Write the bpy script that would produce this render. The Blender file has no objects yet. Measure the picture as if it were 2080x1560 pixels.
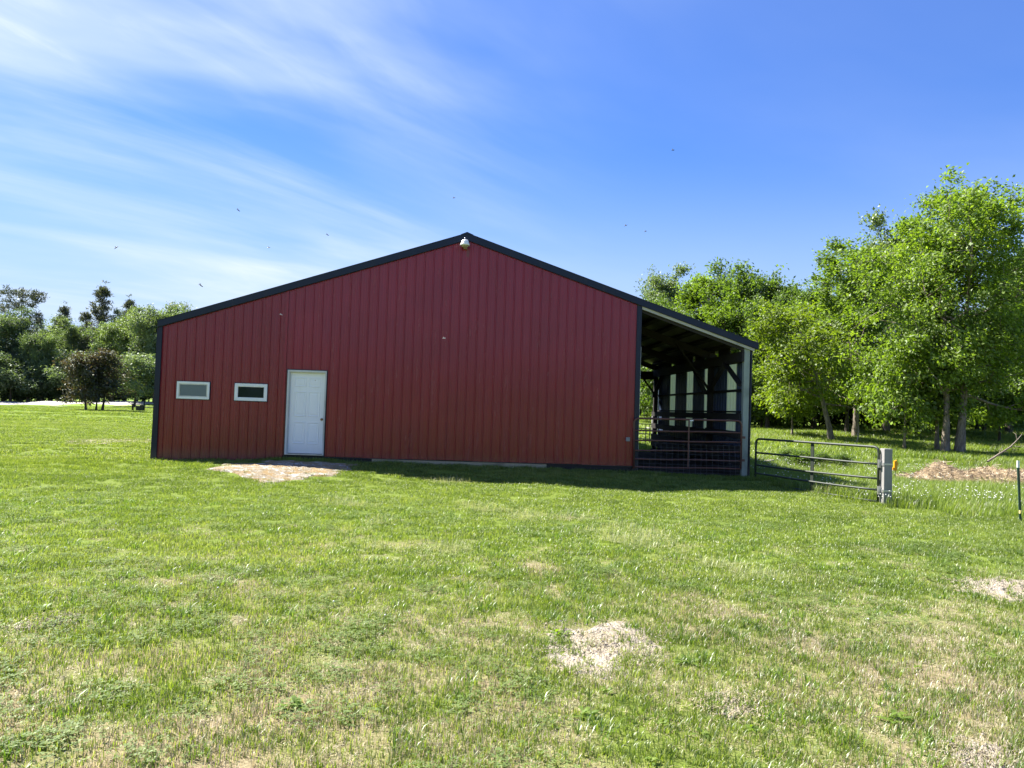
import bpy, math, random
import numpy as np
from mathutils import Vector, Matrix

random.seed(7)
RNG = np.random.default_rng(7)
scene = bpy.context.scene
COL = scene.collection
PI = math.pi

# ------------------------------------------------------------------ camera
FPX, YAW, PITCH, ROLL = 1540.0, 0.0464, 0.0334, 0.0333
CAM = np.array([0.3733, -19.1644, 1.55])
Fw = np.array([math.sin(YAW) * math.cos(PITCH), math.cos(YAW) * math.cos(PITCH), math.sin(PITCH)])
r0 = np.array([math.cos(YAW), -math.sin(YAW), 0.0])
u0 = np.cross(r0, Fw)
Rt = math.cos(ROLL) * r0 + math.sin(ROLL) * u0
Up = -math.sin(ROLL) * r0 + math.cos(ROLL) * u0
cam_d = bpy.data.cameras.new('camera')
cam_d.sensor_width = 36.0
cam_d.lens = FPX / 2080.0 * 36.0
cam_d.clip_start = 0.1
cam_d.clip_end = 3000.0
cam = bpy.data.objects.new('camera', cam_d)
COL.objects.link(cam)
M = Matrix(((Rt[0], Up[0], -Fw[0], CAM[0]), (Rt[1], Up[1], -Fw[1], CAM[1]), (Rt[2], Up[2], -Fw[2], CAM[2]), (0, 0, 0, 1)))
cam.matrix_world = M
scene.camera = cam

# ------------------------------------------------------------------ world and sun
SUN = np.array([-0.73, 0.41, 1.0])
SUN /= np.linalg.norm(SUN)
SUN_EL = math.asin(SUN[2])
SUN_ROT = math.atan2(SUN[0], SUN[1])
SEED_A, SEED_B, SEED_C = 20.4, 2.9, 8.4
SKY_SAT = 1.25
world = bpy.data.worlds.new('World')
scene.world = world
world.use_nodes = True
wt = world.node_tree
wt.nodes.clear()


def N(nt, kind, **kw):
    n = nt.nodes.new(kind)
    for k, v in kw.items():
        if k.startswith('i_'):
            key = k[2:]
            key = int(key) if key.isdigit() else key.replace('_', ' ')
            n.inputs[key].default_value = v
        else:
            setattr(n, k, v)
    return n


def L(nt, a, b):
    nt.links.new(a, b)


def math_node(nt, op, a, b=None, c=None, clamp=False):
    n = nt.nodes.new('ShaderNodeMath')
    n.operation = op
    n.use_clamp = clamp
    for i, v in enumerate((a, b, c)):
        if v is None:
            continue
        if isinstance(v, (int, float)):
            n.inputs[i].default_value = v
        else:
            nt.links.new(v, n.inputs[i])
    return n.outputs[0]


sky = N(wt, 'ShaderNodeTexSky', sky_type='NISHITA', sun_disc=False, sun_elevation=SUN_EL, sun_rotation=SUN_ROT,
        altitude=200.0, air_density=1.0, dust_density=0.05, ozone_density=4.0)
tc = N(wt, 'ShaderNodeTexCoord')
sep = N(wt, 'ShaderNodeSeparateXYZ')
L(wt, tc.outputs['Generated'], sep.inputs[0])
dx, dy, dz = sep.outputs
den = math_node(wt, 'ADD', math_node(wt, 'MAXIMUM', dz, 0.0), 0.16)
cx = math_node(wt, 'DIVIDE', dx, den)
cy = math_node(wt, 'DIVIDE', dy, den)
comb = N(wt, 'ShaderNodeCombineXYZ')
L(wt, cx, comb.inputs[0])
L(wt, cy, comb.inputs[1])


def cirrus(rot, scl, scale, detail, rough, dist, lo, hi, seed):
    """noise drawn out along a direction of the cloud plane"""
    mp = N(wt, 'ShaderNodeMapping', vector_type='TEXTURE')
    mp.inputs['Rotation'].default_value = (0, 0, rot)
    mp.inputs['Scale'].default_value = scl
    mp.inputs['Location'].default_value = (seed, seed * 0.7, 0)
    L(wt, comb.outputs[0], mp.inputs['Vector'])
    nz = N(wt, 'ShaderNodeTexNoise', i_Scale=scale, i_Detail=detail, i_Roughness=rough, i_Distortion=dist)
    L(wt, mp.outputs[0], nz.inputs['Vector'])
    mr = N(wt, 'ShaderNodeMapRange')
    mr.inputs['From Min'].default_value = lo
    mr.inputs['From Max'].default_value = hi
    mr.interpolation_type = 'SMOOTHSTEP'
    L(wt, nz.outputs['Fac'], mr.inputs['Value'])
    return mr.outputs[0]


wisps = cirrus(math.radians(43), (2.0, 0.46, 1), 1.25, 8, 0.55, 0.6, 0.40, 0.84, SEED_A)
fibre = cirrus(math.radians(62), (1.2, 0.36, 1), 2.2, 8, 0.58, 0.8, 0.42, 0.85, SEED_C)
veil = cirrus(math.radians(30), (1.5, 0.8, 1), 0.95, 5, 0.5, 0.3, 0.40, 0.72, SEED_B)
# the cirrus field thins out towards the east (+x)
east = N(wt, 'ShaderNodeMapRange', interpolation_type='SMOOTHSTEP')
L(wt, cx, east.inputs['Value'])
east.inputs['From Min'].default_value = 0.5
east.inputs['From Max'].default_value = -0.62
cov = math_node(wt, 'ADD', math_node(wt, 'MULTIPLY', wisps, 0.46), math_node(wt, 'MULTIPLY', veil, 0.5))
cov = math_node(wt, 'ADD', cov, math_node(wt, 'MULTIPLY', math_node(wt, 'MULTIPLY', fibre, veil), 0.35), clamp=True)
cov = math_node(wt, 'MULTIPLY', cov, east.outputs[0])
cov = math_node(wt, 'ADD', math_node(wt, 'MULTIPLY', cov, 1.12), math_node(wt, 'MULTIPLY', veil, 0.10), clamp=True)
hsv = N(wt, 'ShaderNodeHueSaturation', i_Saturation=SKY_SAT, i_Value=1.0, i_Hue=0.517)
L(wt, sky.outputs[0], hsv.inputs['Color'])
# soft shoulder: the phone camera holds the bright sky near the horizon
bw = N(wt, 'ShaderNodeRGBToBW')
L(wt, hsv.outputs[0], bw.inputs[0])
shoulder = math_node(wt, 'DIVIDE', 1.17, math_node(wt, 'ADD', 1.0, math_node(wt, 'MULTIPLY', bw.outputs[0], 0.125)))
skyc = N(wt, 'ShaderNodeVectorMath', operation='SCALE')
L(wt, hsv.outputs[0], skyc.inputs[0])
L(wt, shoulder, skyc.inputs['Scale'])
mixc = N(wt, 'ShaderNodeMix', data_type='RGBA')
mixc.inputs[7].default_value = (3.75, 4.35, 5.2, 1)
L(wt, cov, mixc.inputs[0])
# pale ground haze all round the horizon
hz = N(wt, 'ShaderNodeMapRange', interpolation_type='SMOOTHSTEP')
L(wt, dz, hz.inputs['Value'])
hz.inputs['From Min'].default_value = 0.34
hz.inputs['From Max'].default_value = 0.02
hz.inputs['To Max'].default_value = 0.85
mixh = N(wt, 'ShaderNodeMix', data_type='RGBA')
mixh.inputs[7].default_value = (2.55, 3.3, 4.9, 1)
L(wt, hz.outputs[0], mixh.inputs[0])
L(wt, skyc.outputs[0], mixh.inputs[6])
L(wt, mixh.outputs[2], mixc.inputs[6])
bg = N(wt, 'ShaderNodeBackground', i_Strength=0.066)
L(wt, mixc.outputs[2], bg.inputs['Color'])
out = N(wt, 'ShaderNodeOutputWorld')
L(wt, bg.outputs[0], out.inputs['Surface'])

sun_d = bpy.data.lights.new('sun', 'SUN')
sun_d.energy = 5.0
sun_d.angle = math.radians(0.53)
sun_d.color = (1.0, 0.95, 0.86)
sun = bpy.data.objects.new('sun', sun_d)
COL.objects.link(sun)
sun.rotation_euler = Vector(-SUN).to_track_quat('-Z', 'Y').to_euler()

scene.view_settings.view_transform = 'Standard'
scene.view_settings.look = 'None'
scene.view_settings.exposure = 1.78
scene.view_settings.gamma = 1.0
scene.view_settings.use_curve_mapping = False
scene.render.engine = 'CYCLES'
scene.cycles.max_bounces = 8
scene.cycles.transparent_max_bounces = 8


# ------------------------------------------------------------------ helpers
def at(px, py, dist):
    """point on the line of sight of a photograph pixel at a real distance along the view axis"""
    return CAM + dist * (Fw + Rt * (px - 1040) / FPX - Up * (py - 780) / FPX)


def tag(o, label=None, cat=None, group=None, kind=None):
    if label:
        o['label'] = label
    if cat:
        o['category'] = cat
    if group:
        o['group'] = group
    if kind:
        o['kind'] = kind
    return o


def empty(name, loc, label, cat, group=None, rz=0.0):
    o = bpy.data.objects.new(name, None)
    o.empty_display_size = 0.2
    o.location = loc
    o.rotation_euler = (0, 0, rz)
    COL.objects.link(o)
    return tag(o, label, cat, group)


def link_mesh(name, me, mats, parent=None, smooth=False):
    for m in (mats if isinstance(mats, (list, tuple)) else [mats]):
        me.materials.append(m)
    if smooth:
        me.polygons.foreach_set('use_smooth', np.ones(len(me.polygons), dtype=bool))
    o = bpy.data.objects.new(name, me)
    COL.objects.link(o)
    if parent is not None:
        o.parent = parent
        # children are written in world coordinates: take the parent's place out again
        p = parent
        Mx = Matrix.Identity(4)
        chain = []
        while p is not None:
            chain.append(p)
            p = p.parent
        for q in reversed(chain):
            Mx = Mx @ Matrix.LocRotScale(q.location, q.rotation_euler, q.scale)
        me.transform(Mx.inverted())
    return o


class MB:
    def __init__(self):
        self.v = []
        self.f = []
        self.m = []

    def add(self, vs, fs, mi=0):
        b = len(self.v)
        self.v += [tuple(x) for x in vs]
        self.f += [tuple(b + i for i in f) for f in fs]
        self.m += [mi] * len(fs)

    def box(self, x0, x1, y0, y1, z0, z1, mi=0):
        self.add([(x0, y0, z0), (x1, y0, z0), (x1, y1, z0), (x0, y1, z0), (x0, y0, z1), (x1, y0, z1), (x1, y1, z1), (x0, y1, z1)],
                 [(0, 3, 2, 1), (4, 5, 6, 7), (0, 1, 5, 4), (1, 2, 6, 5), (2, 3, 7, 6), (3, 0, 4, 7)], mi)

    def beam(self, p, q, w, h, up=(0, 0, 1), mi=0):
        p = np.array(p, float)
        q = np.array(q, float)
        d = q - p
        d /= np.linalg.norm(d)
        s = np.cross(d, np.array(up, float))
        s /= np.linalg.norm(s)
        t = np.cross(s, d)
        vs = []
        for c in (p, q):
            for a, b in ((-1, -1), (1, -1), (1, 1), (-1, 1)):
                vs.append(c + s * a * w / 2 + t * b * h / 2)
        self.add(vs, [(0, 3, 2, 1), (4, 5, 6, 7), (0, 1, 5, 4), (1, 2, 6, 5), (2, 3, 7, 6), (3, 0, 4, 7)], mi)

    def prism(self, poly, y0, y1, mi=0):
        """poly in (x, z), counter-clockwise seen from -y"""
        n = len(poly)
        vs = [(x, y0, z) for x, z in poly] + [(x, y1, z) for x, z in poly]
        fs = [tuple(range(n)), tuple(range(2 * n - 1, n - 1, -1))]
        fs += [((i + 1) % n, i, n + i, n + (i + 1) % n) for i in range(n)]
        self.add(vs, fs, mi)

    def tube(self, pts, rad, n=8, cap=True, mi=0):
        pts = [np.array(p, float) for p in pts]
        if isinstance(rad, (int, float)):
            rad = [rad] * len(pts)
        vs = []
        ref = np.array((0.13, 0.21, 0.97))
        for i, p in enumerate(pts):
            d = pts[min(i + 1, len(pts) - 1)] - pts[max(i - 1, 0)]
            d /= np.linalg.norm(d) + 1e-9
            s = np.cross(d, ref)
            if np.linalg.norm(s) < 0.2:
                s = np.cross(d, np.array((1.0, 0, 0)))
            s /= np.linalg.norm(s)
            t = np.cross(s, d)
            for k in range(n):
                a = 2 * PI * k / n
                vs.append(p + rad[i] * (s * math.cos(a) + t * math.sin(a)))
        fs = []
        for i in range(len(pts) - 1):
            for k in range(n):
                a, b = i * n + k, i * n + (k + 1) % n
                fs.append((a, b, b + n, a + n))
        if cap:
            fs.append(tuple(range(n - 1, -1, -1)))
            fs.append(tuple((len(pts) - 1) * n + k for k in range(n)))
        self.add(vs, fs, mi)

    def lathe(self, prof, c, n=16, mi=0):
        vs = []
        for r, z in prof:
            for k in range(n):
                a = 2 * PI * k / n
                vs.append((c[0] + r * math.cos(a), c[1] + r * math.sin(a), c[2] + z))
        fs = []
        for i in range(len(prof) - 1):
            for k in range(n):
                a, b = i * n + k, i * n + (k + 1) % n
                fs.append((a, b, b + n, a + n))
        fs.append(tuple(range(n - 1, -1, -1)))
        fs.append(tuple((len(prof) - 1) * n + k for k in range(n)))
        self.add(vs, fs, mi)

    def mesh(self, name):
        me = bpy.data.meshes.new(name)
        me.from_pydata(self.v, [], self.f)
        if any(self.m):
            me.polygons.foreach_set('material_index', self.m)
        me.update()
        return me

    def build(self, name, mats, parent=None, smooth=False, bevel=0.0):
        o = link_mesh(name, self.mesh(name), mats, parent, smooth)
        if bevel:
            b = o.modifiers.new('edge', 'BEVEL')
            b.width = bevel
            b.segments = 2
            b.limit_method = 'ANGLE'
        return o


def np_mesh(name, verts, faces_flat, sizes, face_attr=None, mat_idx=None):
    """fast mesh from numpy arrays; sizes = loop count per face"""
    me = bpy.data.meshes.new(name)
    me.vertices.add(len(verts))
    me.vertices.foreach_set('co', np.ascontiguousarray(verts, dtype=np.float32).ravel())
    me.loops.add(len(faces_flat))
    me.loops.foreach_set('vertex_index', np.ascontiguousarray(faces_flat, dtype=np.int32))
    me.polygons.add(len(sizes))
    starts = np.concatenate([[0], np.cumsum(sizes)[:-1]]).astype(np.int32)
    me.polygons.foreach_set('loop_start', starts)
    if mat_idx is not None:
        me.polygons.foreach_set('material_index', np.ascontiguousarray(mat_idx, dtype=np.int32))
    me.update(calc_edges=True)
    if face_attr:
        for k, a in face_attr.items():
            at_ = me.attributes.new(k, 'FLOAT', 'FACE')
            at_.data.foreach_set('value', np.ascontiguousarray(a, dtype=np.float32))
    return me


# ------------------------------------------------------------------ materials
def new_mat(name):
    m = bpy.data.materials.new(name)
    m.use_nodes = True
    nt = m.node_tree
    nt.nodes.clear()
    o = nt.nodes.new('ShaderNodeOutputMaterial')
    return m, nt, o


def noise(nt, scale, detail=4, rough=0.55, vec=None, dist=0.0):
    n = N(nt, 'ShaderNodeTexNoise', i_Scale=scale, i_Detail=detail, i_Roughness=rough, i_Distortion=dist)
    if vec is not None:
        L(nt, vec, n.inputs['Vector'])
    return n.outputs['Fac']


def ramp(nt, fac, stops):
    n = nt.nodes.new('ShaderNodeValToRGB')
    e = n.color_ramp.elements
    while len(e) < len(stops):
        e.new(0.5)
    for el, (p, c) in zip(e, stops):
        el.position = p
        el.color = (*c, 1)
    L(nt, fac, n.inputs[0])
    return n.outputs[0]


def mixrgb(nt, fac, a, b, blend='MIX'):
    n = N(nt, 'ShaderNodeMix', data_type='RGBA', blend_type=blend)
    for s, v in ((0, fac), (6, a), (7, b)):
        if isinstance(v, (int, float)):
            n.inputs[s].default_value = v
        elif isinstance(v, tuple):
            n.inputs[s].default_value = (*v, 1)
        else:
            L(nt, v, n.inputs[s])
    return n.outputs[2]


def map_range(nt, v, a, b, c=0.0, d=1.0, smooth=True):
    n = nt.nodes.new('ShaderNodeMapRange')
    if smooth:
        n.interpolation_type = 'SMOOTHSTEP'
    L(nt, v, n.inputs['Value'])
    for k, x in (('From Min', a), ('From Max', b), ('To Min', c), ('To Max', d)):
        n.inputs[k].default_value = x
    return n.outputs[0]


def world_pos(nt, scale=(1, 1, 1)):
    g = nt.nodes.new('ShaderNodeNewGeometry')
    if scale == (1, 1, 1):
        return g.outputs['Position']
    mp = nt.nodes.new('ShaderNodeMapping')
    mp.inputs['Scale'].default_value = scale
    L(nt, g.outputs['Position'], mp.inputs['Vector'])
    return mp.outputs[0]


def principled(nt, out, color, rough=0.5, spec=0.5, metal=0.0, bump=None, bump_d=0.01, bump_s=0.5, coat=0.0):
    p = nt.nodes.new('ShaderNodeBsdfPrincipled')
    if isinstance(color, tuple):
        p.inputs['Base Color'].default_value = (*color, 1)
    else:
        L(nt, color, p.inputs['Base Color'])
    if isinstance(rough, (int, float)):
        p.inputs['Roughness'].default_value = rough
    else:
        L(nt, rough, p.inputs['Roughness'])
    p.inputs['Specular IOR Level'].default_value = spec
    p.inputs['Metallic'].default_value = metal
    p.inputs['Coat Weight'].default_value = coat
    if bump is not None:
        b = N(nt, 'ShaderNodeBump', i_Strength=bump_s, i_Distance=bump_d)
        L(nt, bump, b.inputs['Height'])
        L(nt, b.outputs[0], p.inputs['Normal'])
    L(nt, p.outputs[0], out.inputs['Surface'])
    return p


def mat_steel(name, col, col2, rough=0.32, dirt=(0.16, 0.12, 0.09), rust=False, spec=0.5):
    m, nt, o = new_mat(name)
    pos = world_pos(nt)
    streak = noise(nt, 3.0, 5, 0.6, world_pos(nt, (2.5, 2.5, 0.25)))
    blotch = noise(nt, 0.9, 3, 0.5, pos)
    fine = noise(nt, 55.0, 3, 0.6, pos)
    c = mixrgb(nt, map_range(nt, blotch, 0.3, 0.7), col, col2)
    c = mixrgb(nt, math_node(nt, 'MULTIPLY', map_range(nt, streak, 0.52, 0.8), 0.10), c, dirt)
    # splash of soil along the foot of the sheet
    sp = nt.nodes.new('ShaderNodeSeparateXYZ')
    L(nt, pos, sp.inputs[0])
    foot = map_range(nt, math_node(nt, 'ADD', sp.outputs[2], math_node(nt, 'MULTIPLY', streak, 0.35)), 0.62, 0.2)
    c = mixrgb(nt, math_node(nt, 'MULTIPLY', foot, 0.35), c, dirt)
    if rust:
        rx = math_node(nt, 'ABSOLUTE', math_node(nt, 'SUBTRACT', sp.outputs[0], 0.035))
        rz = math_node(nt, 'ABSOLUTE', math_node(nt, 'SUBTRACT', sp.outputs[2], 5.47))
        wob = math_node(nt, 'MULTIPLY', noise(nt, 14.0, 4, 0.6, pos), 0.06)
        inx = map_range(nt, math_node(nt, 'ADD', rx, wob), 0.085, 0.055)
        inz = map_range(nt, rz, 0.14, 0.06)
        c = mixrgb(nt, math_node(nt, 'MULTIPLY', math_node(nt, 'MULTIPLY', inx, inz), 0.8), c, (0.16, 0.035, 0.015))
    rg = map_range(nt, streak, 0.2, 0.8, rough - 0.05, rough + 0.12, False)
    oil = noise(nt, 1.0, 3, 0.55, world_pos(nt, (1.8, 1.8, 0.9)))
    hgt = math_node(nt, 'ADD', math_node(nt, 'MULTIPLY', oil, 0.6), math_node(nt, 'MULTIPLY', fine, 0.012))
    principled(nt, o, c, rg, spec, bump=hgt, bump_d=0.022, bump_s=0.4)
    return m


def mat_wood(name, a, b, dark, axis='z', rough=0.8):
    m, nt, o = new_mat(name)
    sc = {'z': (30, 30, 1.6), 'x': (1.6, 30, 30), 'y': (30, 1.6, 30)}[axis]
    grain = noise(nt, 1.0, 6, 0.65, world_pos(nt, sc), 0.4)
    big = noise(nt, 1.6, 3, 0.5, world_pos(nt))
    c = mixrgb(nt, grain, a, b)
    c = mixrgb(nt, math_node(nt, 'MULTIPLY', map_range(nt, big, 0.5, 0.75), 0.6), c, dark)
    c = mixrgb(nt, map_range(nt, grain, 0.66, 0.8, 0, 0.7), c, dark)
    principled(nt, o, c, rough, 0.3, bump=grain, bump_d=0.01, bump_s=0.6)
    return m


def mat_simple(name, col, rough=0.5, metal=0.0, var=0.25, scale=8.0, spec=0.5, bump=0.0):
    m, nt, o = new_mat(name)
    n = noise(nt, scale, 5, 0.6, world_pos(nt))
    dark = tuple(x * (1 - var) for x in col)
    lite = tuple(min(1, x * (1 + var)) for x in col)
    c = mixrgb(nt, map_range(nt, n, 0.3, 0.7), dark, lite)
    principled(nt, o, c, rough, spec, metal, bump=n if bump else None, bump_d=bump)
    return m


def mat_rust_pipe(name, paint, rustc, lo, hi):
    m, nt, o = new_mat(name)
    n = noise(nt, 9.0, 6, 0.65, world_pos(nt))
    n2 = noise(nt, 60.0, 3, 0.6, world_pos(nt))
    c = mixrgb(nt, map_range(nt, n, lo, hi), paint, rustc)
    c = mixrgb(nt, math_node(nt, 'MULTIPLY', n2, 0.4), c, tuple(x * 0.5 for x in rustc))
    principled(nt, o, c, 0.55, 0.5, bump=n2, bump_d=0.002)
    return m


def mat_leaf(name, dark, mid, lite, transl=0.52, gloss=0.035, world_var=0.5, scale=0.7, trans_tint=(1.5, 1.6, 0.5)):
    """leaf colour varies leaf by leaf (attribute tint) and tree by tree (object random)"""
    m, nt, o = new_mat(name)
    a = N(nt, 'ShaderNodeAttribute', attribute_name='tint')
    oi = nt.nodes.new('ShaderNodeObjectInfo')
    w = noise(nt, scale, 3, 0.5, world_pos(nt))
    f = math_node(nt, 'ADD', math_node(nt, 'MULTIPLY', a.outputs['Fac'], 1 - world_var), math_node(nt, 'MULTIPLY', w, world_var))
    f = math_node(nt, 'ADD', f, math_node(nt, 'MULTIPLY', math_node(nt, 'SUBTRACT', oi.outputs['Random'], 0.5), 0.2), clamp=True)
    c = ramp(nt, f, [(0.15, dark), (0.5, mid), (0.85, lite)])
    d = N(nt, 'ShaderNodeBsdfDiffuse')
    L(nt, c, d.inputs['Color'])
    t = nt.nodes.new('ShaderNodeBsdfTranslucent')
    L(nt, mixrgb(nt, 1.0, c, trans_tint, 'MULTIPLY'), t.inputs['Color'])
    mx = N(nt, 'ShaderNodeMixShader', i_0=transl)
    L(nt, d.outputs[0], mx.inputs[1])
    L(nt, t.outputs[0], mx.inputs[2])
    g = N(nt, 'ShaderNodeBsdfGlossy', i_Roughness=0.55)
    g.inputs['Color'].default_value = (0.9, 0.95, 0.9, 1)
    mg = N(nt, 'ShaderNodeMixShader', i_0=gloss)
    L(nt, mx.outputs[0], mg.inputs[1])
    L(nt, g.outputs[0], mg.inputs[2])
    L(nt, mg.outputs[0], o.inputs['Surface'])
    return m


def mat_blade(name, greens, straw, dry_lo, dry_hi, transl=0.4, gloss=0.05, lush=None, stripes=None):
    """grass blades: green patches and bleached straw follow noise in the place itself"""
    m, nt, o = new_mat(name)
    a = N(nt, 'ShaderNodeAttribute', attribute_name='tint')
    pos = world_pos(nt)
    n1 = noise(nt, 0.35, 3, 0.6, pos)
    n2 = noise(nt, 1.7, 4, 0.6, pos)
    n3 = noise(nt, 0.12, 2, 0.5, pos)
    g = ramp(nt, math_node(nt, 'ADD', math_node(nt, 'MULTIPLY', n2, 0.55), math_node(nt, 'MULTIPLY', a.outputs['Fac'], 0.45)),
             [(0.3, greens[0]), (0.52, greens[1]), (0.75, greens[2])])
    dr = math_node(nt, 'ADD', math_node(nt, 'MULTIPLY', n1, 0.5), math_node(nt, 'MULTIPLY', n2, 0.5))
    sp = nt.nodes.new('ShaderNodeSeparateXYZ')
    L(nt, pos, sp.inputs[0])
    # the mower leaves paler and darker bands
    band = noise(nt, 1.0, 3, 0.55, world_pos(nt, (0.07, 0.55, 1)), 0.3)
    g = mixrgb(nt, map_range(nt, band, 0.52, 0.68, 0, 0.38), g, greens[2])
    g = mixrgb(nt, map_range(nt, band, 0.46, 0.32, 0, 0.45), g, greens[0])
    if lush is not None:
        # mown lawn is dry and thin out in the open, fresh along the building's pad
        y0, y1, amt = lush
        dr = math_node(nt, 'ADD', dr, map_range(nt, sp.outputs[1], y0, y1, amt, -amt))
    thr = map_range(nt, dr, dry_lo, dry_hi, 0.0, 0.85)
    isdry = math_node(nt, 'LESS_THAN', N_attr(nt, 'dry'), thr)
    c = mixrgb(nt, isdry, g, ramp(nt, a.outputs['Fac'], [(0.1, straw[0]), (0.9, straw[1])]))
    d = N(nt, 'ShaderNodeBsdfDiffuse')
    L(nt, c, d.inputs['Color'])
    t = nt.nodes.new('ShaderNodeBsdfTranslucent')
    L(nt, mixrgb(nt, 1.0, c, mixrgb(nt, isdry, (1.6, 1.6, 0.7), (1.05, 0.96, 0.72)), 'MULTIPLY'), t.inputs['Color'])
    mx = N(nt, 'ShaderNodeMixShader', i_0=transl)
    L(nt, d.outputs[0], mx.inputs[1])
    L(nt, t.outputs[0], mx.inputs[2])
    gl = N(nt, 'ShaderNodeBsdfGlossy', i_Roughness=0.4)
    mg = N(nt, 'ShaderNodeMixShader', i_0=gloss)
    L(nt, mx.outputs[0], mg.inputs[1])
    L(nt, gl.outputs[0], mg.inputs[2])
    L(nt, mg.outputs[0], o.inputs['Surface'])
    return m


def N_attr(nt, name):
    return N(nt, 'ShaderNodeAttribute', attribute_name=name).outputs['Fac']


M_RED = mat_steel('red_painted_steel', (0.205, 0.007, 0.017), (0.232, 0.009, 0.020), 0.2, rust=True, spec=0.5)
M_RED2 = mat_steel('red_painted_steel_dull', (0.185, 0.007, 0.014), (0.208, 0.009, 0.017), 0.22, spec=0.5)
M_NAVY = mat_steel('navy_trim_steel', (0.005, 0.011, 0.028), (0.007, 0.014, 0.034), 0.3, spec=0.3)
M_NAVYWALL = mat_steel('blue_wall_steel', (0.050, 0.075, 0.135), (0.065, 0.095, 0.165), 0.42, spec=0.3)
M_GALV = mat_steel('bare_roof_underside', (0.09, 0.09, 0.085), (0.13, 0.13, 0.12), 0.55, spec=0.2)
M_WOOD_DARK = mat_wood('old_barn_timber', (0.020, 0.018, 0.016), (0.036, 0.032, 0.029), (0.010, 0.009, 0.008), 'y')  # nearly black: the low light inside the lean-to is put into the colour
M_WOOD_POST = mat_wood('greenish_treated_post', (0.22, 0.26, 0.23), (0.34, 0.38, 0.34), (0.12, 0.14, 0.12), 'z')
M_WOOD_GREY = mat_wood('weathered_grey_post', (0.20, 0.195, 0.19), (0.33, 0.32, 0.31), (0.10, 0.095, 0.09), 'z')
M_WOOD_FASCIA = mat_wood('weathered_fascia_board', (0.36, 0.35, 0.32), (0.50, 0.48, 0.44), (0.20, 0.19, 0.17), 'x')
M_WOOD_SKIRT = mat_wood('pale_skirt_board', (0.34, 0.28, 0.18), (0.44, 0.37, 0.26), (0.16, 0.13, 0.09), 'x')


def mat_door():
    m, nt, o = new_mat('white_door_paint')
    pos = world_pos(nt)
    st = noise(nt, 1.0, 5, 0.6, world_pos(nt, (9, 9, 1.2)))
    sp = nt.nodes.new('ShaderNodeSeparateXYZ')
    L(nt, pos, sp.inputs[0])
    c = mixrgb(nt, map_range(nt, st, 0.5, 0.8, 0, 0.22), (0.83, 0.84, 0.85), (0.55, 0.53, 0.47))
    low = map_range(nt, math_node(nt, 'ADD', sp.outputs[2], math_node(nt, 'MULTIPLY', st, 0.3)), 0.75, 0.4, 0, 0.4)
    c = mixrgb(nt, low, c, (0.50, 0.47, 0.40))
    top_tone = map_range(nt, sp.outputs[2], 2.18, 2.29, 0, 0.3)  # slightly darker and yellower towards the top of the door
    c = mixrgb(nt, top_tone, c, (0.58, 0.58, 0.46))
    principled(nt, o, c, 0.36, 0.5)
    return m


M_WHITE = mat_door()
M_FRAME = mat_wood('worn_door_frame', (0.50, 0.50, 0.47), (0.66, 0.66, 0.63), (0.26, 0.25, 0.22), 'z', 0.6)
M_VINYL = mat_simple('white_vinyl', (0.76, 0.77, 0.77), 0.35, var=0.03)
M_ALU = mat_simple('dull_aluminium', (0.5, 0.5, 0.5), 0.4, 0.8, 0.15)
M_BRASS = mat_simple('tarnished_brass', (0.32, 0.20, 0.08), 0.3, 0.9, 0.2)
M_CONC = mat_simple('old_concrete', (0.26, 0.25, 0.23), 0.9, var=0.3, scale=5, bump=0.01)
M_RUSTGATE = mat_rust_pipe('rusty_red_pipe', (0.11, 0.035, 0.03), (0.12, 0.055, 0.035), 0.4, 0.6)
M_GREENGATE = mat_rust_pipe('dark_green_pipe', (0.018, 0.035, 0.025), (0.10, 0.055, 0.035), 0.62, 0.78)
M_TPOST = mat_rust_pipe('green_steel_post', (0.015, 0.055, 0.035), (0.06, 0.05, 0.03), 0.6, 0.8)
M_WIRE = mat_simple('galvanised_wire', (0.22, 0.22, 0.24), 0.5, 0.6)
M_YELLOW = mat_simple('yellow_plastic', (0.75, 0.33, 0.01), 0.4, var=0.1)
M_BLACK = mat_simple('dark_green_box_paint', (0.02, 0.028, 0.025), 0.5)
M_DARKIN = mat_simple('dark_interior', (0.012, 0.012, 0.012), 0.9)


def mat_glass_pane(name, col, rough):
    m, nt, o = new_mat(name)
    w = noise(nt, 3.0, 2, 0.5, world_pos(nt))
    principled(nt, o, col, rough, 0.2, bump=w, bump_d=0.004, bump_s=0.25)
    return m


M_PANE = mat_glass_pane('dark_window_glass', (0.014, 0.022, 0.018), 0.06)
M_SCREEN = mat_simple('grey_insect_screen', (0.13, 0.16, 0.17), 0.55, var=0.08, scale=90)


def mat_fibreglass():
    m, nt, o = new_mat('yellowed_fibreglass')
    n = noise(nt, 2.0, 4, 0.6, world_pos(nt, (1, 1, 0.4)))
    c = mixrgb(nt, n, (0.82, 0.82, 0.62), (0.90, 0.88, 0.70))
    d = nt.nodes.new('ShaderNodeBsdfDiffuse')
    L(nt, c, d.inputs['Color'])
    t = nt.nodes.new('ShaderNodeBsdfTranslucent')
    L(nt, c, t.inputs['Color'])
    mx = N(nt, 'ShaderNodeMixShader', i_0=0.9)
    L(nt, d.outputs[0], mx.inputs[1])
    L(nt, t.outputs[0], mx.inputs[2])
    L(nt, mx.outputs[0], o.inputs['Surface'])
    return m


M_FIBRE = mat_fibreglass()


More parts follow.
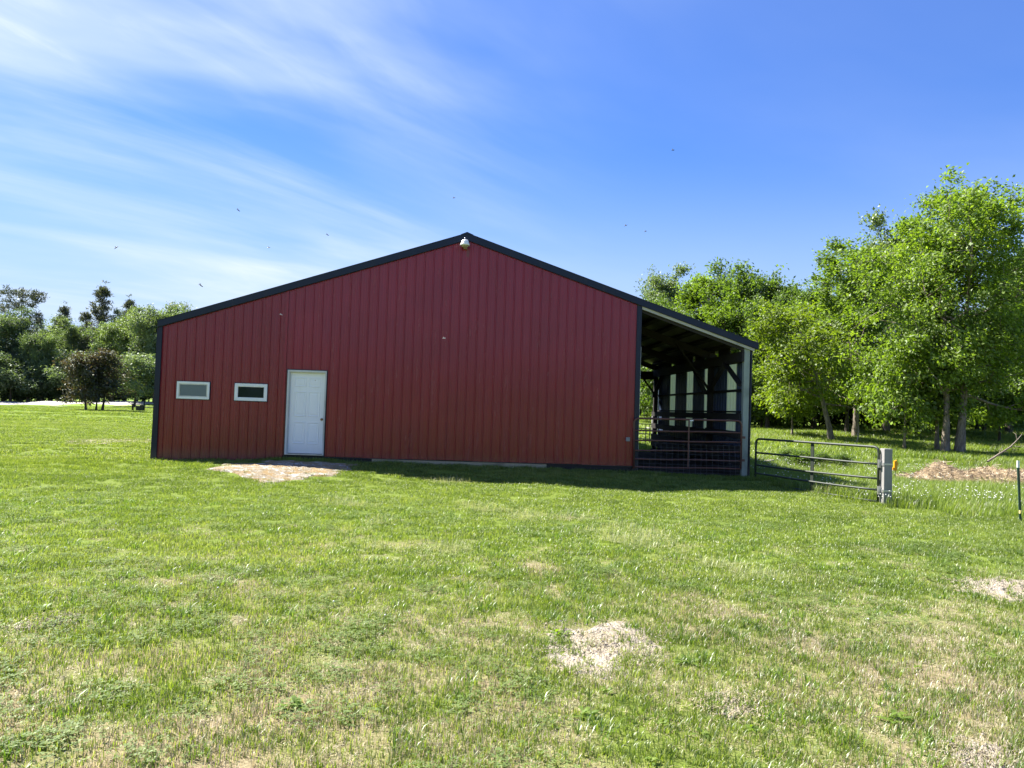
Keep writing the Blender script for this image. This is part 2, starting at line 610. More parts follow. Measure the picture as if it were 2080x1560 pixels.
def mat_ground():
    m, nt, o = new_mat('lawn_soil')
    pos = world_pos(nt)
    n1 = noise(nt, 0.35, 3, 0.6, pos)
    n2 = noise(nt, 1.7, 4, 0.6, pos)
    n4 = noise(nt, 45.0, 5, 0.7, pos)
    n5 = noise(nt, 0.05, 3, 0.6, pos)
    sp = nt.nodes.new('ShaderNodeSeparateXYZ')
    L(nt, pos, sp.inputs[0])
    thatch = ramp(nt, n4, [(0.3, (0.11, 0.085, 0.045)), (0.5, (0.24, 0.195, 0.115)), (0.7, (0.36, 0.30, 0.19))])
    green = ramp(nt, n4, [(0.3, (0.075, 0.105, 0.014)), (0.55, (0.135, 0.185, 0.026)), (0.75, (0.19, 0.23, 0.06))])
    dr = math_node(nt, 'ADD', math_node(nt, 'MULTIPLY', n1, 0.5), math_node(nt, 'MULTIPLY', n2, 0.5))
    dr = math_node(nt, 'ADD', dr, map_range(nt, sp.outputs[1], -15.5, -5.0, 0.12, -0.14))
    c = mixrgb(nt, map_range(nt, dr, 0.46, 0.72), green, thatch)
    far = ramp(nt, math_node(nt, 'ADD', math_node(nt, 'MULTIPLY', n5, 0.6), math_node(nt, 'MULTIPLY', n1, 0.4)),
               [(0.3, (0.10, 0.165, 0.018)), (0.5, (0.15, 0.225, 0.026)), (0.7, (0.20, 0.26, 0.06))])
    dist = nt.nodes.new('ShaderNodeVectorMath')
    dist.operation = 'LENGTH'
    L(nt, pos, dist.inputs[0])
    c = mixrgb(nt, map_range(nt, dist.outputs['Value'], 30, 60), c, far)
    principled(nt, o, c, 0.95, 0.15, bump=n4, bump_d=0.02, bump_s=0.7)
    return m


def mat_soil(name, a, b, c_, stain=None):
    m, nt, o = new_mat(name)
    pos = world_pos(nt)
    n = noise(nt, 38.0, 6, 0.7, pos)
    n2 = noise(nt, 3.0, 4, 0.6, pos)
    v = N(nt, 'ShaderNodeTexVoronoi', i_Scale=60.0)
    L(nt, pos, v.inputs['Vector'])
    c = ramp(nt, n, [(0.32, a), (0.5, b), (0.66, c_)])
    c = mixrgb(nt, math_node(nt, 'MULTIPLY', map_range(nt, n2, 0.45, 0.7), 0.5), c, a)
    if stain:
        n3 = noise(nt, 5.5, 5, 0.65, world_pos(nt, (0.6, 1.4, 1)), 0.6)
        c = mixrgb(nt, map_range(nt, n3, 0.47, 0.60, 0, 0.75), c, stain[0])
        c = mixrgb(nt, map_range(nt, n3, 0.44, 0.36, 0, 0.8), c, stain[1])
    h = math_node(nt, 'ADD', n, math_node(nt, 'MULTIPLY', v.outputs['Distance'], 0.6))
    principled(nt, o, c, 0.95, 0.15, bump=h, bump_d=0.03, bump_s=0.9)
    return m


M_GROUND = mat_ground()
M_SAND = mat_soil('dry_sandy_soil', (0.22, 0.185, 0.14), (0.39, 0.34, 0.27), (0.55, 0.49, 0.41))
M_APRON = mat_soil('chips_and_gravel', (0.13, 0.10, 0.06), (0.31, 0.265, 0.19), (0.58, 0.55, 0.49), ((0.30, 0.195, 0.075), (0.62, 0.60, 0.57)))
M_ROAD = mat_soil('pale_gravel_road', (0.42, 0.39, 0.35), (0.52, 0.49, 0.44), (0.60, 0.56, 0.51))
M_PILE = mat_soil('straw_and_dung', (0.09, 0.063, 0.037), (0.27, 0.20, 0.12), (0.47, 0.375, 0.245))
M_BANK = mat_soil('sandy_bank', (0.30, 0.22, 0.13), (0.46, 0.36, 0.23), (0.55, 0.46, 0.32))


# ------------------------------------------------------------------ terrain
CTRL = [(-7.6, 0, 0.0), (-5.5, 0, 0.03), (-4, -0.3, 0.12), (-3.6, 0.2, 0.13), (-2, 0, 0.09), (0, 0, 0.08), (2, 0, 0.07), (4.4, 0, 0.05), (6, 0, 0.0),
        (7.4, 0, -0.02), (-7.6, 5, 0.03), (-7.6, 9, 0.05), (0, 5, 0.1), (4, 9, 0.08), (6, 4, 0.03), (7.5, 5, 0.0), (7.5, 9, 0.05), (6, 10, 0.05),
        (-4.2, -1.7, 0.02), (-7.5, -2, -0.10), (-4, -3.2, -0.16), (0, -2.2, -0.14), (4, -2.2, -0.18), (6.5, -1.6, -0.14),
        (8.9, -3.5, -0.21), (8.2, -1.8, -0.16), (-12, 0, -0.10), (-12, -6, -0.15), (0, -6, -0.20), (5, -6, -0.22), (-5, -6, -0.18),
        (0, -12, -0.2), (-6, -12, -0.2), (6, -12, -0.2), (0, -19, -0.2), (8, -19, -0.2), (-8, -19, -0.2), (0, -30, -0.2), (20, -20, -0.2), (-20, -20, -0.2),
        (12, -7, -0.22), (12, 3, -0.18), (16, 5, -0.15), (-25, 25, 0.0), (-40, 25, 0.0), (-18, 12, -0.05), (0, 22, 0.3), (5, 24, 0.4), (-10, 30, 0.3),
        (60, 60, 6.0), (40, 90, 5.0), (100, 40, 7.0), (0, 90, 2.5), (-120, 120, 1.5), (-60, 140, 1.5), (60, -40, 0), (-60, -40, -0.3), (0, -120, -0.5),
        (300, 300, 14), (-300, 300, 4), (0, 500, 8), (-500, 0, 0), (500, 0, 6), (0, -500, 0), (500, -500, 2), (-500, -500, 0)]
for px, py, dd in ((1740, 898, 38), (1640, 880, 46), (1945, 925, 32), (2075, 905, 40), (2075, 852, 68), (1560, 872, 55), (1850, 985, 21),
                   (1690, 905, 36), (200, 834, 62), (0, 826, 85), (280, 827, 86), (0, 816, 93), (280, 815.5, 95), (140, 826, 85), (140, 816, 93),
                   (1318, 868, 40), (1318, 845, 60), (1800, 870, 50), (1960, 880, 48), (-200, 822, 85), (-200, 814, 93)):
    CTRL.append(tuple(at(px, py, dd)))
CTRL = np.array(CTRL)


def terr(x, y):
    x = np.asarray(x, float)
    y = np.asarray(y, float)
    sh = x.shape
    X = x.ravel()
    Y = y.ravel()
    out_ = np.zeros(X.size)
    for i in range(0, X.size, 40000):
        xs, ys = X[i:i + 40000, None], Y[i:i + 40000, None]
        d2 = (xs - CTRL[None, :, 0]) ** 2 + (ys - CTRL[None, :, 1]) ** 2
        w = 1.0 / (d2 + 0.25) ** 1.9
        out_[i:i + 40000] = (w * CTRL[None, :, 2]).sum(1) / w.sum(1)
    far = np.clip((np.hypot(X, Y + 19) - 3) / 20, 0, 1)
    out_ += 0.018 * np.sin(X * 1.3 + 0.7 * np.sin(Y * 0.9)) * np.sin(Y * 1.1 + 0.5 * np.sin(X * 0.7)) * (0.3 + far)
    return out_.reshape(sh)


def T(x, y):
    return float(terr(np.array([x]), np.array([y]))[0])


def grid_axis(lo, hi, fine_lo, fine_hi, step, grow=1.16):
    a = list(np.arange(fine_lo, fine_hi + 1e-6, step))
    s = step
    while a[-1] < hi:
        s *= grow
        a.append(a[-1] + s)
    s = step
    while a[0] > lo:
        s *= grow
        a.insert(0, a[0] - s)
    return np.array(a)


gx = grid_axis(-900, 900, -14, 16, 0.3)
gy = grid_axis(-900, 900, -20, 14, 0.3)
GX, GY = np.meshgrid(gx, gy)
GZ = terr(GX, GY)
nx, ny = len(gx), len(gy)
vv = np.stack([GX.ravel(), GY.ravel(), GZ.ravel()], 1)
ii = np.arange(nx * ny).reshape(ny, nx)
ff = np.stack([ii[:-1, :-1], ii[:-1, 1:], ii[1:, 1:], ii[1:, :-1]], -1).reshape(-1, 4)
me = np_mesh('ground', vv, ff.ravel(), np.full(len(ff), 4))
ground = link_mesh('ground', me, M_GROUND, smooth=True)
tag(ground, kind='structure')


def patch(name, poly, mat, lift, hump=0.03, n=30, label_kind='structure', rough=0.012, seed=1):
    """irregular sheet lying on the terrain: poly is a list of (x, y) round its centre"""
    rg = np.random.default_rng(seed)
    P = np.array(poly)
    c = P.mean(0)
    ang = np.arctan2(P[:, 1] - c[1], P[:, 0] - c[0])
    o_ = np.argsort(ang)
    ang = ang[o_]
    rad = np.hypot(P[o_, 0] - c[0], P[o_, 1] - c[1])
    na, nr = 72, 16
    th = np.linspace(-PI, PI, na, endpoint=False)
    R_ = np.interp(th, np.concatenate([ang - 2 * PI, ang, ang + 2 * PI]), np.concatenate([rad] * 3))
    R_ *= 1 + 0.09 * np.sin(th * 5 + seed) + 0.08 * np.sin(th * 11 + 2 * seed) + rg.normal(0, 0.05, na)
    vs = [(c[0], c[1], T(*c) + lift + hump)]
    rr = np.linspace(0, 1, nr + 1)[1:]
    X = c[0] + np.outer(rr, R_ * np.cos(th))
    Y = c[1] + np.outer(rr, R_ * np.sin(th))
    Z = terr(X, Y) + lift + hump * (1 - rr[:, None] ** 2) + rg.normal(0, rough, X.shape) * (1 - rr[:, None] ** 4)
    Z[-1] -= lift + 0.03
    V = np.concatenate([np.array(vs), np.stack([X.ravel(), Y.ravel(), Z.ravel()], 1)])
    F = []
    S = []
    for k in range(na):
        F += [0, 1 + k, 1 + (k + 1) % na]
        S.append(3)
    for i in range(nr - 1):
        for k in range(na):
            a, b = 1 + i * na + k, 1 + i * na + (k + 1) % na
            F += [a, a + na, b + na, b]
            S.append(4)
    o = link_mesh(name, np_mesh(name, V, np.array(F), np.array(S)), mat, smooth=True)
    tag(o, kind=label_kind)
    return (c, th, R_)


def in_patch(pt, x, y, grow=1.0):
    c, th, R_ = pt
    a = np.arctan2(y - c[1], x - c[0])
    r = np.hypot(x - c[0], y - c[1])
    return r < grow * np.interp(a, th, R_, period=2 * PI)


def zpt(px, py, Z):
    v = Fw + Rt * (px - 1040) / FPX - Up * (py - 780) / FPX
    t = (Z - CAM[2]) / v[2]
    p = CAM + t * v
    return (p[0], p[1])


BARE = [
    patch('bare_soil_patch', [zpt(a, b, -0.2) for a, b in ((1112, 1296), (1180, 1272), (1255, 1262), (1318, 1285), (1336, 1335), (1290, 1362), (1210, 1382), (1135, 1372), (1120, 1330))], M_SAND, 0.006, 0.004, seed=3),
    patch('bare_soil_patch', [zpt(a, b, -0.2) for a, b in ((1955, 1178), (2020, 1172), (2100, 1182), (2150, 1200), (2100, 1222), (2040, 1222), (1985, 1208))], M_SAND, 0.006, 0.004, seed=4),
    patch('bare_soil_patch', [zpt(a, b, -0.2) for a, b in ((1465, 1425), (1495, 1420), (1510, 1450), (1485, 1462))], M_SAND, 0.008, 0.01, seed=5),
    patch('bare_soil_patch', [zpt(a, b, -0.2) for a, b in ((1960, 1530), (2020, 1515), (2050, 1560), (1990, 1580))], M_SAND, 0.008, 0.01, seed=6),
    patch('bare_soil_patch', [zpt(a, b, -0.2) for a, b in ((30, 1272), (100, 1262), (165, 1250), (170, 1262), (100, 1275), (45, 1285))], M_SAND, 0.008, 0.01, seed=7),
    patch('bare_soil_patch', [zpt(a, b, -0.1) for a, b in ((150, 905), (230, 899), (310, 899), (310, 904), (230, 908), (160, 912))], M_SAND, 0.008, 0.01, seed=9),
]
APRON = patch('gravel_apron', [(-5.5, -1.5), (-4.9, -0.8), (-4.0, -0.5), (-3.0, -0.55), (-2.3, -0.95), (-2.5, -1.7), (-3.1, -2.6), (-3.8, -3.1), (-4.7, -2.7)], M_APRON, 0.02, 0.05, rough=0.014, seed=10)

# road and the driveway that meets it, far left


def ribbon(name, near, far_, mat, lift=0.03, n=80):
    near = np.array(near)
    far_ = np.array(far_)
    def res(P):
        t = np.concatenate([[0], np.cumsum(np.hypot(*np.diff(P, axis=0).T))])
        s = np.linspace(0, t[-1], n)
        return np.stack([np.interp(s, t, P[:, 0]), np.interp(s, t, P[:, 1])], 1)
    a, b = res(near), res(far_)
    rows = [a * (1 - k) + b * k for k in np.linspace(0, 1, 6)]
    V = np.concatenate([np.column_stack([r_, terr(r_[:, 0], r_[:, 1]) + lift]) for r_ in rows])
    ii_ = np.arange(6 * n).reshape(6, n)
    F = np.stack([ii_[:-1, :-1], ii_[:-1, 1:], ii_[1:, 1:], ii_[1:, :-1]], -1).reshape(-1, 4)
    o = link_mesh(name, np_mesh(name, V, F.ravel(), np.full(len(F), 4)), mat, smooth=True)
    return tag(o, kind='structure')


ribbon('road', [at(-900, 830, 85)[:2], at(-200, 822, 85)[:2], at(0, 826, 85)[:2], at(160, 825, 85.5)[:2], at(330, 827, 85)[:2], at(700, 830, 85)[:2]],
       [at(-900, 820, 93)[:2], at(-200, 814, 93)[:2], at(0, 816, 93)[:2], at(160, 815, 93.5)[:2], at(330, 815, 95)[:2], at(700, 815, 95)[:2]], M_ROAD)
ribbon('track', [at(1280, 868, 38)[:2], at(1320, 870, 38)[:2], at(1370, 872, 38)[:2]],
       [at(1270, 856, 46)[:2], at(1320, 857, 46)[:2], at(1380, 860, 46)[:2]], M_ROAD, n=20)

# ------------------------------------------------------------------ barn
EAVE, PEAK, HALF, SLOPE, DEPTH, LONG = 3.45, 5.96, 7.56, 0.332, 10.0, 17.0   # the main barn runs on behind the lean-to


def roof_z(x):
    return PEAK - SLOPE * abs(x)


barn = empty('red_barn', (0, 0, 0), 'red ribbed steel barn with low gable roof and an open lean-to bay', 'barn')


def steel_panel(name, x0, x1, zb, ztop, y_face, mat, parent, facing=-1, first_rib=None, pitch=0.2286, thick=0.012, along='x', rib=0.017):
    """one ribbed sheet as a closed solid. ztop(x) gives its upper edge. along='x': lies in xz; 'y': lies in yz at x = y_face"""
    first = x0 if first_rib is None else first_rib
    xs = {x0: 0.0, x1: 0.0}
    k = math.floor((x0 - first) / pitch) - 1
    while True:
        c = first + k * pitch
        k += 1
        if c > x1 + pitch:
            break
        for off, dpt in ((-0.021, 0.0), (-0.011, rib), (0.011, rib), (0.021, 0.0)):
            if x0 <= c + off <= x1:
                xs[c + off] = dpt
        for mc in (c + pitch * 0.36, c + pitch * 0.64):
            for off, dpt in ((-0.014, 0.0), (0.0, 0.004), (0.014, 0.0)):
                if x0 <= mc + off <= x1:
                    xs[mc + off] = dpt
    def prof(u):
        d_ = abs((u - first + pitch / 2) % pitch - pitch / 2)
        return rib if d_ <= 0.011 else (rib * (0.021 - d_) / 0.010 if d_ < 0.021 else 0.0)
    xs[x0], xs[x1] = prof(x0), prof(x1)
    ks = sorted(xs)
    mb = MB()
    def P(u, dpt, z):
        w = y_face + facing * dpt
        return (u, w, z) if along == 'x' else (w, u, z)
    vs = []
    for u in ks:
        zt = ztop(u) if callable(ztop) else ztop
        vs += [P(u, xs[u], zb), P(u, xs[u], zt), P(u, -thick, zb), P(u, -thick, zt)]
    fs = []
    for i in range(len(ks) - 1):
        a, b = 4 * i, 4 * i + 4
        fs += [(a, b, b + 1, a + 1), (b + 2, a + 2, a + 3, b + 3), (a + 1, b + 1, b + 3, a + 3), (b, a, a + 2, b + 2)]
    e = 4 * (len(ks) - 1)
    fs += [(0, 1, 3, 2), (e + 1, e, e + 2, e + 3)]
    mb.add(vs, fs)
    o = mb.build(name, mat, parent)
    return o


TRIM = 0.155
ztop_wall = lambda x: roof_z(x) - 0.08
# left wing, three-foot sheets
wing = [-7.50, -6.79, -5.88, -4.97, -4.46]
for a, b in zip(wing[:-1], wing[1:]):
    steel_panel('wall_panel', a + 0.0004, b - 0.0004, 0.0, ztop_wall, 0.0, M_RED2, barn, first_rib=wing[0] + 0.16)
# seam strip between the wing and the main barn, left of the door
mb = MB()
mb.prism([(-4.455, 0.08), (-4.395, 0.08), (-4.395, ztop_wall(-4.395)), (-4.455, ztop_wall(-4.455))], -0.026, 0.02)
mb.build('seam_trim', M_RED, barn)
# main barn: lower sheets, and gable sheets lapped over them above 4.33 m
DX0, DX1, DZ0, DZ1 = -4.345, -3.38, 0.245, 2.352
SEAM = 4.345
mainx = [-4.393, DX0 - 0.002, DX1 + 0.002] + [DX1 + 0.05 + 0.9144 * k for k in range(1, 9)] + [4.402]
RIB0 = DX1 + 0.05
for i, (a, b) in enumerate(zip(mainx[:-1], mainx[1:])):
    zb = DZ1 + 0.012 if i == 1 else 0.21 + 0.004 * (i % 3)
    a, b = a + 0.0004, b - 0.0004
    if b - a < 0.02:
        continue
    lowtop = (lambda x: min(SEAM + 0.02, ztop_wall(x)))
    o = steel_panel('wall_panel', a, b, zb, lowtop, 0.0, M_RED, barn, first_rib=RIB0)
    if ztop_wall(b) > SEAM or ztop_wall(a) > SEAM:
        steel_panel('gable_panel', a, b, SEAM, (lambda x: max(SEAM + 0.03, ztop_wall(x))), -0.0045, M_RED, barn, first_rib=RIB0, thick=0.0035)
# skirt boards and base trim under the sheets
mb = MB()
mb.box(-2.18, 2.2, -0.012, 0.028, -0.12, 0.195)
mb.build('skirt_board', M_WOOD_SKIRT, barn)
for xa, xb in ((-3.37, -2.182), (2.202, 4.4)):
    mb = MB()
    mb.box(xa, xb, -0.008, 0.03, -0.12, 0.2)
    mb.build('skirt_board', M_WOOD_DARK, barn)['label'] = 'dark soil-stained skirt board'
mb = MB()
mb.box(-3.37, 4.4, -0.024, 0.0, 0.196, 0.208)
mb.build('base_trim', M_NAVY, barn)
mb = MB()
mb.box(DX0, DX1, -0.02, 0.2, -0.2, DZ0 - 0.005)
mb.build('door_footing', M_WOOD_DARK, barn)
# roof edge trim: two long pieces mitred at the ridge, folded under
for s in (-1, 1):
    mb = MB()
    e = s * HALF
    poly = [(0, PEAK), (0, PEAK - TRIM - 0.01), (e, EAVE - TRIM), (e, EAVE)]
    if s < 0:
        poly = poly[::-1]
    poly2 = poly if s < 0 else poly
    mb.prism([(x, z) for x, z in (poly2[::-1])], -0.085, -0.045)
    # drip lip and return under the trim
    mb.beam((s * 0.01, -0.03, PEAK - TRIM - 0.012), (e, -0.03, EAVE - TRIM - 0.004), 0.07, 0.012)
    mb.beam((s * 0.01, -0.045, PEAK + 0.004), (e, -0.045, EAVE + 0.004), 0.10, 0.012)
    mb.build('rake_trim', M_NAVY, barn)
mb = MB()
mb.prism([(-0.16, PEAK - 0.155 * SLOPE + 0.02), (0.16, PEAK - 0.155 * SLOPE + 0.02), (0.0, PEAK + 0.035)], -0.10, LONG + 0.1)
mb.build('ridge_cap', M_NAVY, barn)
# corner trims
mb = MB()
mb.prism([(-7.60, -0.05), (-7.455, -0.05), (-7.455, EAVE - TRIM + 0.03), (-7.545, EAVE - TRIM)], -0.036, 0.0)
mb.box(-7.60, -7.565, 0.001, 0.12, -0.05, EAVE - TRIM - 0.02)
mb.build('corner_trim', M_NAVY, barn)
mb = MB()
mb.box(4.404, 4.525, -0.036, 0.0, 0.02, 4.31)
mb.box(4.49, 4.526, 0.001, 0.12, 0.02, 4.31)
mb.build('corner_trim', M_NAVY, barn)
mb = MB()
mb.box(4.529, 4.549, 0.05, 0.085, 0.62, 3.26)  # added white strip standing in for the sunlit edge of the corner trim
mb.build('lit_edge_strip', M_VINYL, barn)
# roof: ribbed sheets running down each slope
for s in (-1, 1):
    n = 18
    w = (LONG + 0.1 - 0.0) / n
    for k in range(n):
        y0, y1 = -0.04 + k * w + 0.002, -0.04 + (k + 1) * w - 0.002
        us = []
        r_ = 0.2286
        q = y0
        prof = [(y0, 0.0)]
        while q + r_ < y1 + 0.05:
            c = q + 0.11
            prof += [(c - 0.034, 0.0), (c - 0.014, 0.018), (c + 0.014, 0.018), (c + 0.034, 0.0)]
            q += r_
        prof = [p_ for p_ in prof if p_[0] < y1] + [(y1, 0.0)]
        mb = MB()
        vs = []
        for yy, h in prof:
            for xx in (0.0, s * (HALF - 0.01 if s < 0 or y0 < DEPTH - 0.2 else 4.6)):
                z = PEAK - SLOPE * abs(xx) - 0.012
                vs += [(xx, yy, z + h - 0.004), (xx, yy, z - 0.014)]
        fs = []
        for i in range(len(prof) - 1):
            a, b = 4 * i, 4 * i + 4
            q1 = [(a, a + 2, b + 2, b), (a + 1, b + 1, b + 3, a + 3), (a, b, b + 1, a + 1), (a + 2, a + 3, b + 3, b + 2)]
            fs += q1 if s < 0 else [f[::-1] for f in q1]
        mb.add(vs, fs)
        me = mb.mesh('roof_panel')
        o = link_mesh('roof_panel', me, [M_NAVY, M_GALV], barn)
        for p_ in o.data.polygons:
            p_.material_index = 0
        mi = np.zeros(len(fs), int)
        mi[1::4] = 1
        o.data.polygons.foreach_set('material_index', mi)
# closed walls that the photograph does not face: far gable, left side, wall towards the lean-to
for k in range(13):
    a, b = -7.5 + k * 0.9144, min(-7.5 + (k + 1) * 0.9144, 4.4)
    steel_panel('rear_panel', a + 0.002, b - 0.002, 0.05, lambda x: roof_z(x) - 0.06, LONG, M_RED2, barn, facing=1)
for k in range(19):
    a, b = 0.03 + k * 0.9144, min(0.03 + (k + 1) * 0.9144, LONG - 0.02)
    steel_panel('side_panel', a + 0.002, b - 0.002, 0.0, EAVE - 0.06, -7.53, M_RED2, barn, facing=-1, along='y')
    steel_panel('inner_panel', a + 0.002, b - 0.002, 0.05, roof_z(4.43) - 0.22, 4.43, M_NAVY, barn, facing=1, along='y')
mb = MB()
mb.box(-7.4, 4.38, 0.3, LONG - 0.1, 0.02, 0.06)
mb.build('floor_slab', M_CONC, barn)

# lean-to frame --------------------------------------------------------------
PX = 7.30
POSTS = (0.09, 3.02, 9.90)
for i, y in enumerate(POSTS):
    mb = MB()
    mb.box(PX - 0.075, PX + 0.075, y - 0.075, y + 0.075, T(PX, y) - 0.3, roof_z(PX) - 0.12)
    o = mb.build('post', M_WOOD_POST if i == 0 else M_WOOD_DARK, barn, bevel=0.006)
    if i == 0:
        o['label'] = 'greenish treated post at the open front corner'
# corner flashing beside the front post
mb = MB()
mb.box(7.388, 7.425, -0.01, 0.10, -0.05, EAVE - TRIM - 0.07)
mb.build('corner_trim', M_NAVY, barn)
# fascia rafter under the roof trim and rafters behind it
mb = MB()
z0 = roof_z(4.53) - TRIM
z1 = roof_z(7.47) - TRIM
mb.prism([(4.53, z0 - 0.085), (7.47, z1 - 0.08), (7.47, z1 + 0.1), (4.53, z0 + 0.1)], -0.04, -0.002)
mb.build('fascia_board', M_WOOD_FASCIA, barn)
for y in (0.05, 3.0, 3.16, 6.4, 6.56, 9.9):
    mb = MB()
    za, zb = roof_z(4.45) - 0.115, roof_z(7.45) - 0.115
    mb.prism([(4.45, za - 0.2), (7.45, zb - 0.2), (7.45, zb), (4.45, za)], y - 0.02, y + 0.02)
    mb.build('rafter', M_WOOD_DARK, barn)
for k in range(6):
    x = 4.72 + 0.50 * k
    z = roof_z(x) - 0.072
    mb = MB()
    mb.beam((x, 0.0, z), (x, DEPTH - 0.05, z), 0.13, 0.085, up=(SLOPE, 0, 1))
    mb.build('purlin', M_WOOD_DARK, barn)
# eave girder, with the daylight gap above it
mb = MB()
mb.box(PX - 0.135, PX - 0.08, -0.0, DEPTH - 0.02, 2.98, 3.24)
mb.build('girder', M_WOOD_DARK, barn)
mb = MB()
mb.box(PX + 0.0, PX + 0.055, 0.18, DEPTH - 0.18, 2.98, 3.22)
mb.build('girder', M_WOOD_DARK, barn)
mb = MB()
for y0, y1 in ((0.1, 0.62), (1.55, 2.55), (2.95, 3.5), (3.9, 4.9), (5.2, 7.3), (7.9, 9.9)):
    mb.box(PX + 0.06, PX + 0.09, y0, y1, 3.25, roof_z(PX) - 0.04)
mb.build('eave_blocking', M_WOOD_DARK, barn)['kind'] = 'stuff'
# knee braces
for p, q in (((PX - 0.1, 0.15, 2.36), (PX - 0.1, 1.42, 3.0)), ((PX - 0.1, 3.0, 2.2), (PX - 0.1, 1.40, 3.02)), ((PX - 0.1, 3.16, 2.2), (PX - 0.1, 4.5, 3.05)),
             ((PX - 0.1, 9.8, 2.2), (PX - 0.1, 8.5, 3.0))):
    mb = MB()
    mb.beam(p, q, 0.04, 0.14, up=(1, 0, 0.0))
    mb.build('brace', M_WOOD_DARK, barn)
for y in (3.02, 9.90):
    mb = MB()
    mb.beam((PX - 0.02, y - 0.1, 2.25), (PX - 1.12, y - 0.1, roof_z(PX - 1.12) - 0.22), 0.045, 0.14, up=(0, 1, 0))
    mb.build('brace', M_WOOD_DARK, barn)
# rear header
mb = MB()
mb.box(4.45, 7.22, DEPTH - 0.1, DEPTH - 0.05, 2.88, 3.2)
mb.build('header', M_WOOD_DARK, barn)
# side wall of the lean-to: navy sheets and yellowed see-through sheets by turns
clear = [(1.12, 1.90), (3.25, 4.02), (5.24, 5.98), (7.40, 8.17)]
yy = 0.10
segs = []
for a, b in clear:
    while a - yy > 0.95 and yy < a - 0.2:
        segs.append((yy, yy + (a - yy) / 2 if a - yy < 1.9 else yy + 0.9144, False))
        yy = segs[-1][1]
    segs.append((yy, a, False))
    segs.append((a, b, True))
    yy = b
segs.append((yy, DEPTH - 0.02, False))
for a, b, c in segs:
    if b - a < 0.02:
        continue
    if c:
        steel_panel('side_panel', a + 0.001, b - 0.001, 0.03, 1.0, 7.425, M_NAVYWALL, barn, facing=-1, along='y')
    steel_panel('clear_panel' if c else 'side_panel', a + 0.001, b - 0.001, 1.001 if c else 0.03, 3.26, 7.425, M_FIBRE if c else M_NAVYWALL, barn, facing=-1, along='y')
for z0, z1 in ((2.22, 2.29), (1.66, 1.71)):
    mb = MB()
    mb.box(7.352, 7.385, 0.17, DEPTH - 0.1, z0, z1)
    mb.build('girt', M_WOOD_DARK, barn)
for i, (z0, z1, tilt) in enumerate(((1.47, 1.64, 0.0), (0.99, 1.17, 0.03), (0.60, 0.80, -0.02), (0.31, 0.50, 0.03), (0.02, 0.22, 0.0))):
    for ya, yb in ((0.10, 3.0), (3.06, 6.4), (6.46, 9.9)):
        mb = MB()
        xx = PX - 0.10
        mb.add([(xx, ya, z0), (xx, yb, z0 + tilt), (xx, yb, z1 + tilt), (xx, ya, z1),
                (xx - 0.04, ya, z0), (xx - 0.04, yb, z0 + tilt), (xx - 0.04, yb, z1 + tilt), (xx - 0.04, ya, z1)],
               [(0, 1, 2, 3), (7, 6, 5, 4), (0, 4, 5, 1), (1, 5, 6, 2), (2, 6, 7, 3), (3, 7, 4, 0)])
        mb.build('side_plank', M_WOOD_DARK, barn)

# door ------------------------------------------------------------------------
mb = MB()
J = 0.048
mb.box(DX0, DX0 + J, -0.034, 0.09, DZ0, DZ1)
mb.box(DX1 - J * 0.7, DX1, -0.034, 0.09, DZ0, DZ1)
mb.box(DX0 + J, DX1 - J * 0.7, -0.034, 0.09, DZ1 - J, DZ1)
frame = mb.build('door_frame', M_FRAME, barn, bevel=0.003)
mb = MB()
mb.box(DX0 + J, DX0 + J + 0.02, 0.012, 0.045, DZ0 + 0.03, DZ1 - J)
mb.box(DX1 - J * 0.7 - 0.012, DX1 - J * 0.7, 0.012, 0.045, DZ0 + 0.03, DZ1 - J)
mb.box(DX0 + J + 0.02, DX1 - J * 0.7 - 0.012, 0.012, 0.045, DZ1 - J - 0.018, DZ1 - J)
mb.build('door_stop', M_FRAME, frame)
mb = MB()
mb.box(DX0 + 0.01, DX1 - 0.01, -0.06, 0.09, DZ0 - 0.003, DZ0 + 0.022)
mb.build('threshold', M_ALU, frame)
LX0, LX1, LZ0, LZ1 = DX0 + J + 0.004, DX1 - J * 0.7 - 0.003, DZ0 + 0.034, DZ1 - J - 0.004
mb = MB()
mb.box(LX0, LX1, 0.046, 0.09, LZ0, LZ1)
door = mb.build('door', M_WHITE, barn, bevel=0.002)
W_ = LX1 - LX0
H_ = LZ1 - LZ0
pw = 0.30
for cxn in (LX0 + 0.115 + pw / 2, LX1 - 0.115 - pw / 2):
    for za, zb in ((0.235, 0.79), (0.92, 1.555), (1.665, 1.905)):
        za, zb = LZ0 + za * H_ / 2.03, LZ0 + zb * H_ / 2.03
        mb = MB()
        xa, xb = cxn - pw / 2, cxn + pw / 2
        # moulded panel: ridge, groove, raised field
        rings = [(0.0, 0.0455), (0.008, 0.036), (0.022, 0.036), (0.034, 0.0452), (0.055, 0.0452), (0.075, 0.039)]
        vs = []
        for ins, yv in rings:
            vs += [(xa + ins, yv, za + ins), (xb - ins, yv, za + ins), (xb - ins, yv, zb - ins), (xa + ins, yv, zb - ins)]
        fs = []
        for i in range(len(rings) - 1):
            for k in range(4):
                a, b = 4 * i + k, 4 * i + (k + 1) % 4
                fs.append((a, b, b + 4, a + 4))
        e = 4 * (len(rings) - 1)
        fs.append((e, e + 1, e + 2, e + 3))
        mb.add(vs, fs)
        mb.build('door_panel', M_WHITE, door)
mb = MB()
kz = DZ0 + 0.895
kx = LX1 - 0.055
for r_, ya in ((0.03, 0.040), (0.014, 0.02), (0.027, -0.01)):
    pass
mb.tube([(kx, 0.046, kz), (kx, 0.040, kz)], 0.032, 14)
mb.tube([(kx, 0.040, kz), (kx, 0.012, kz)], 0.013, 12)
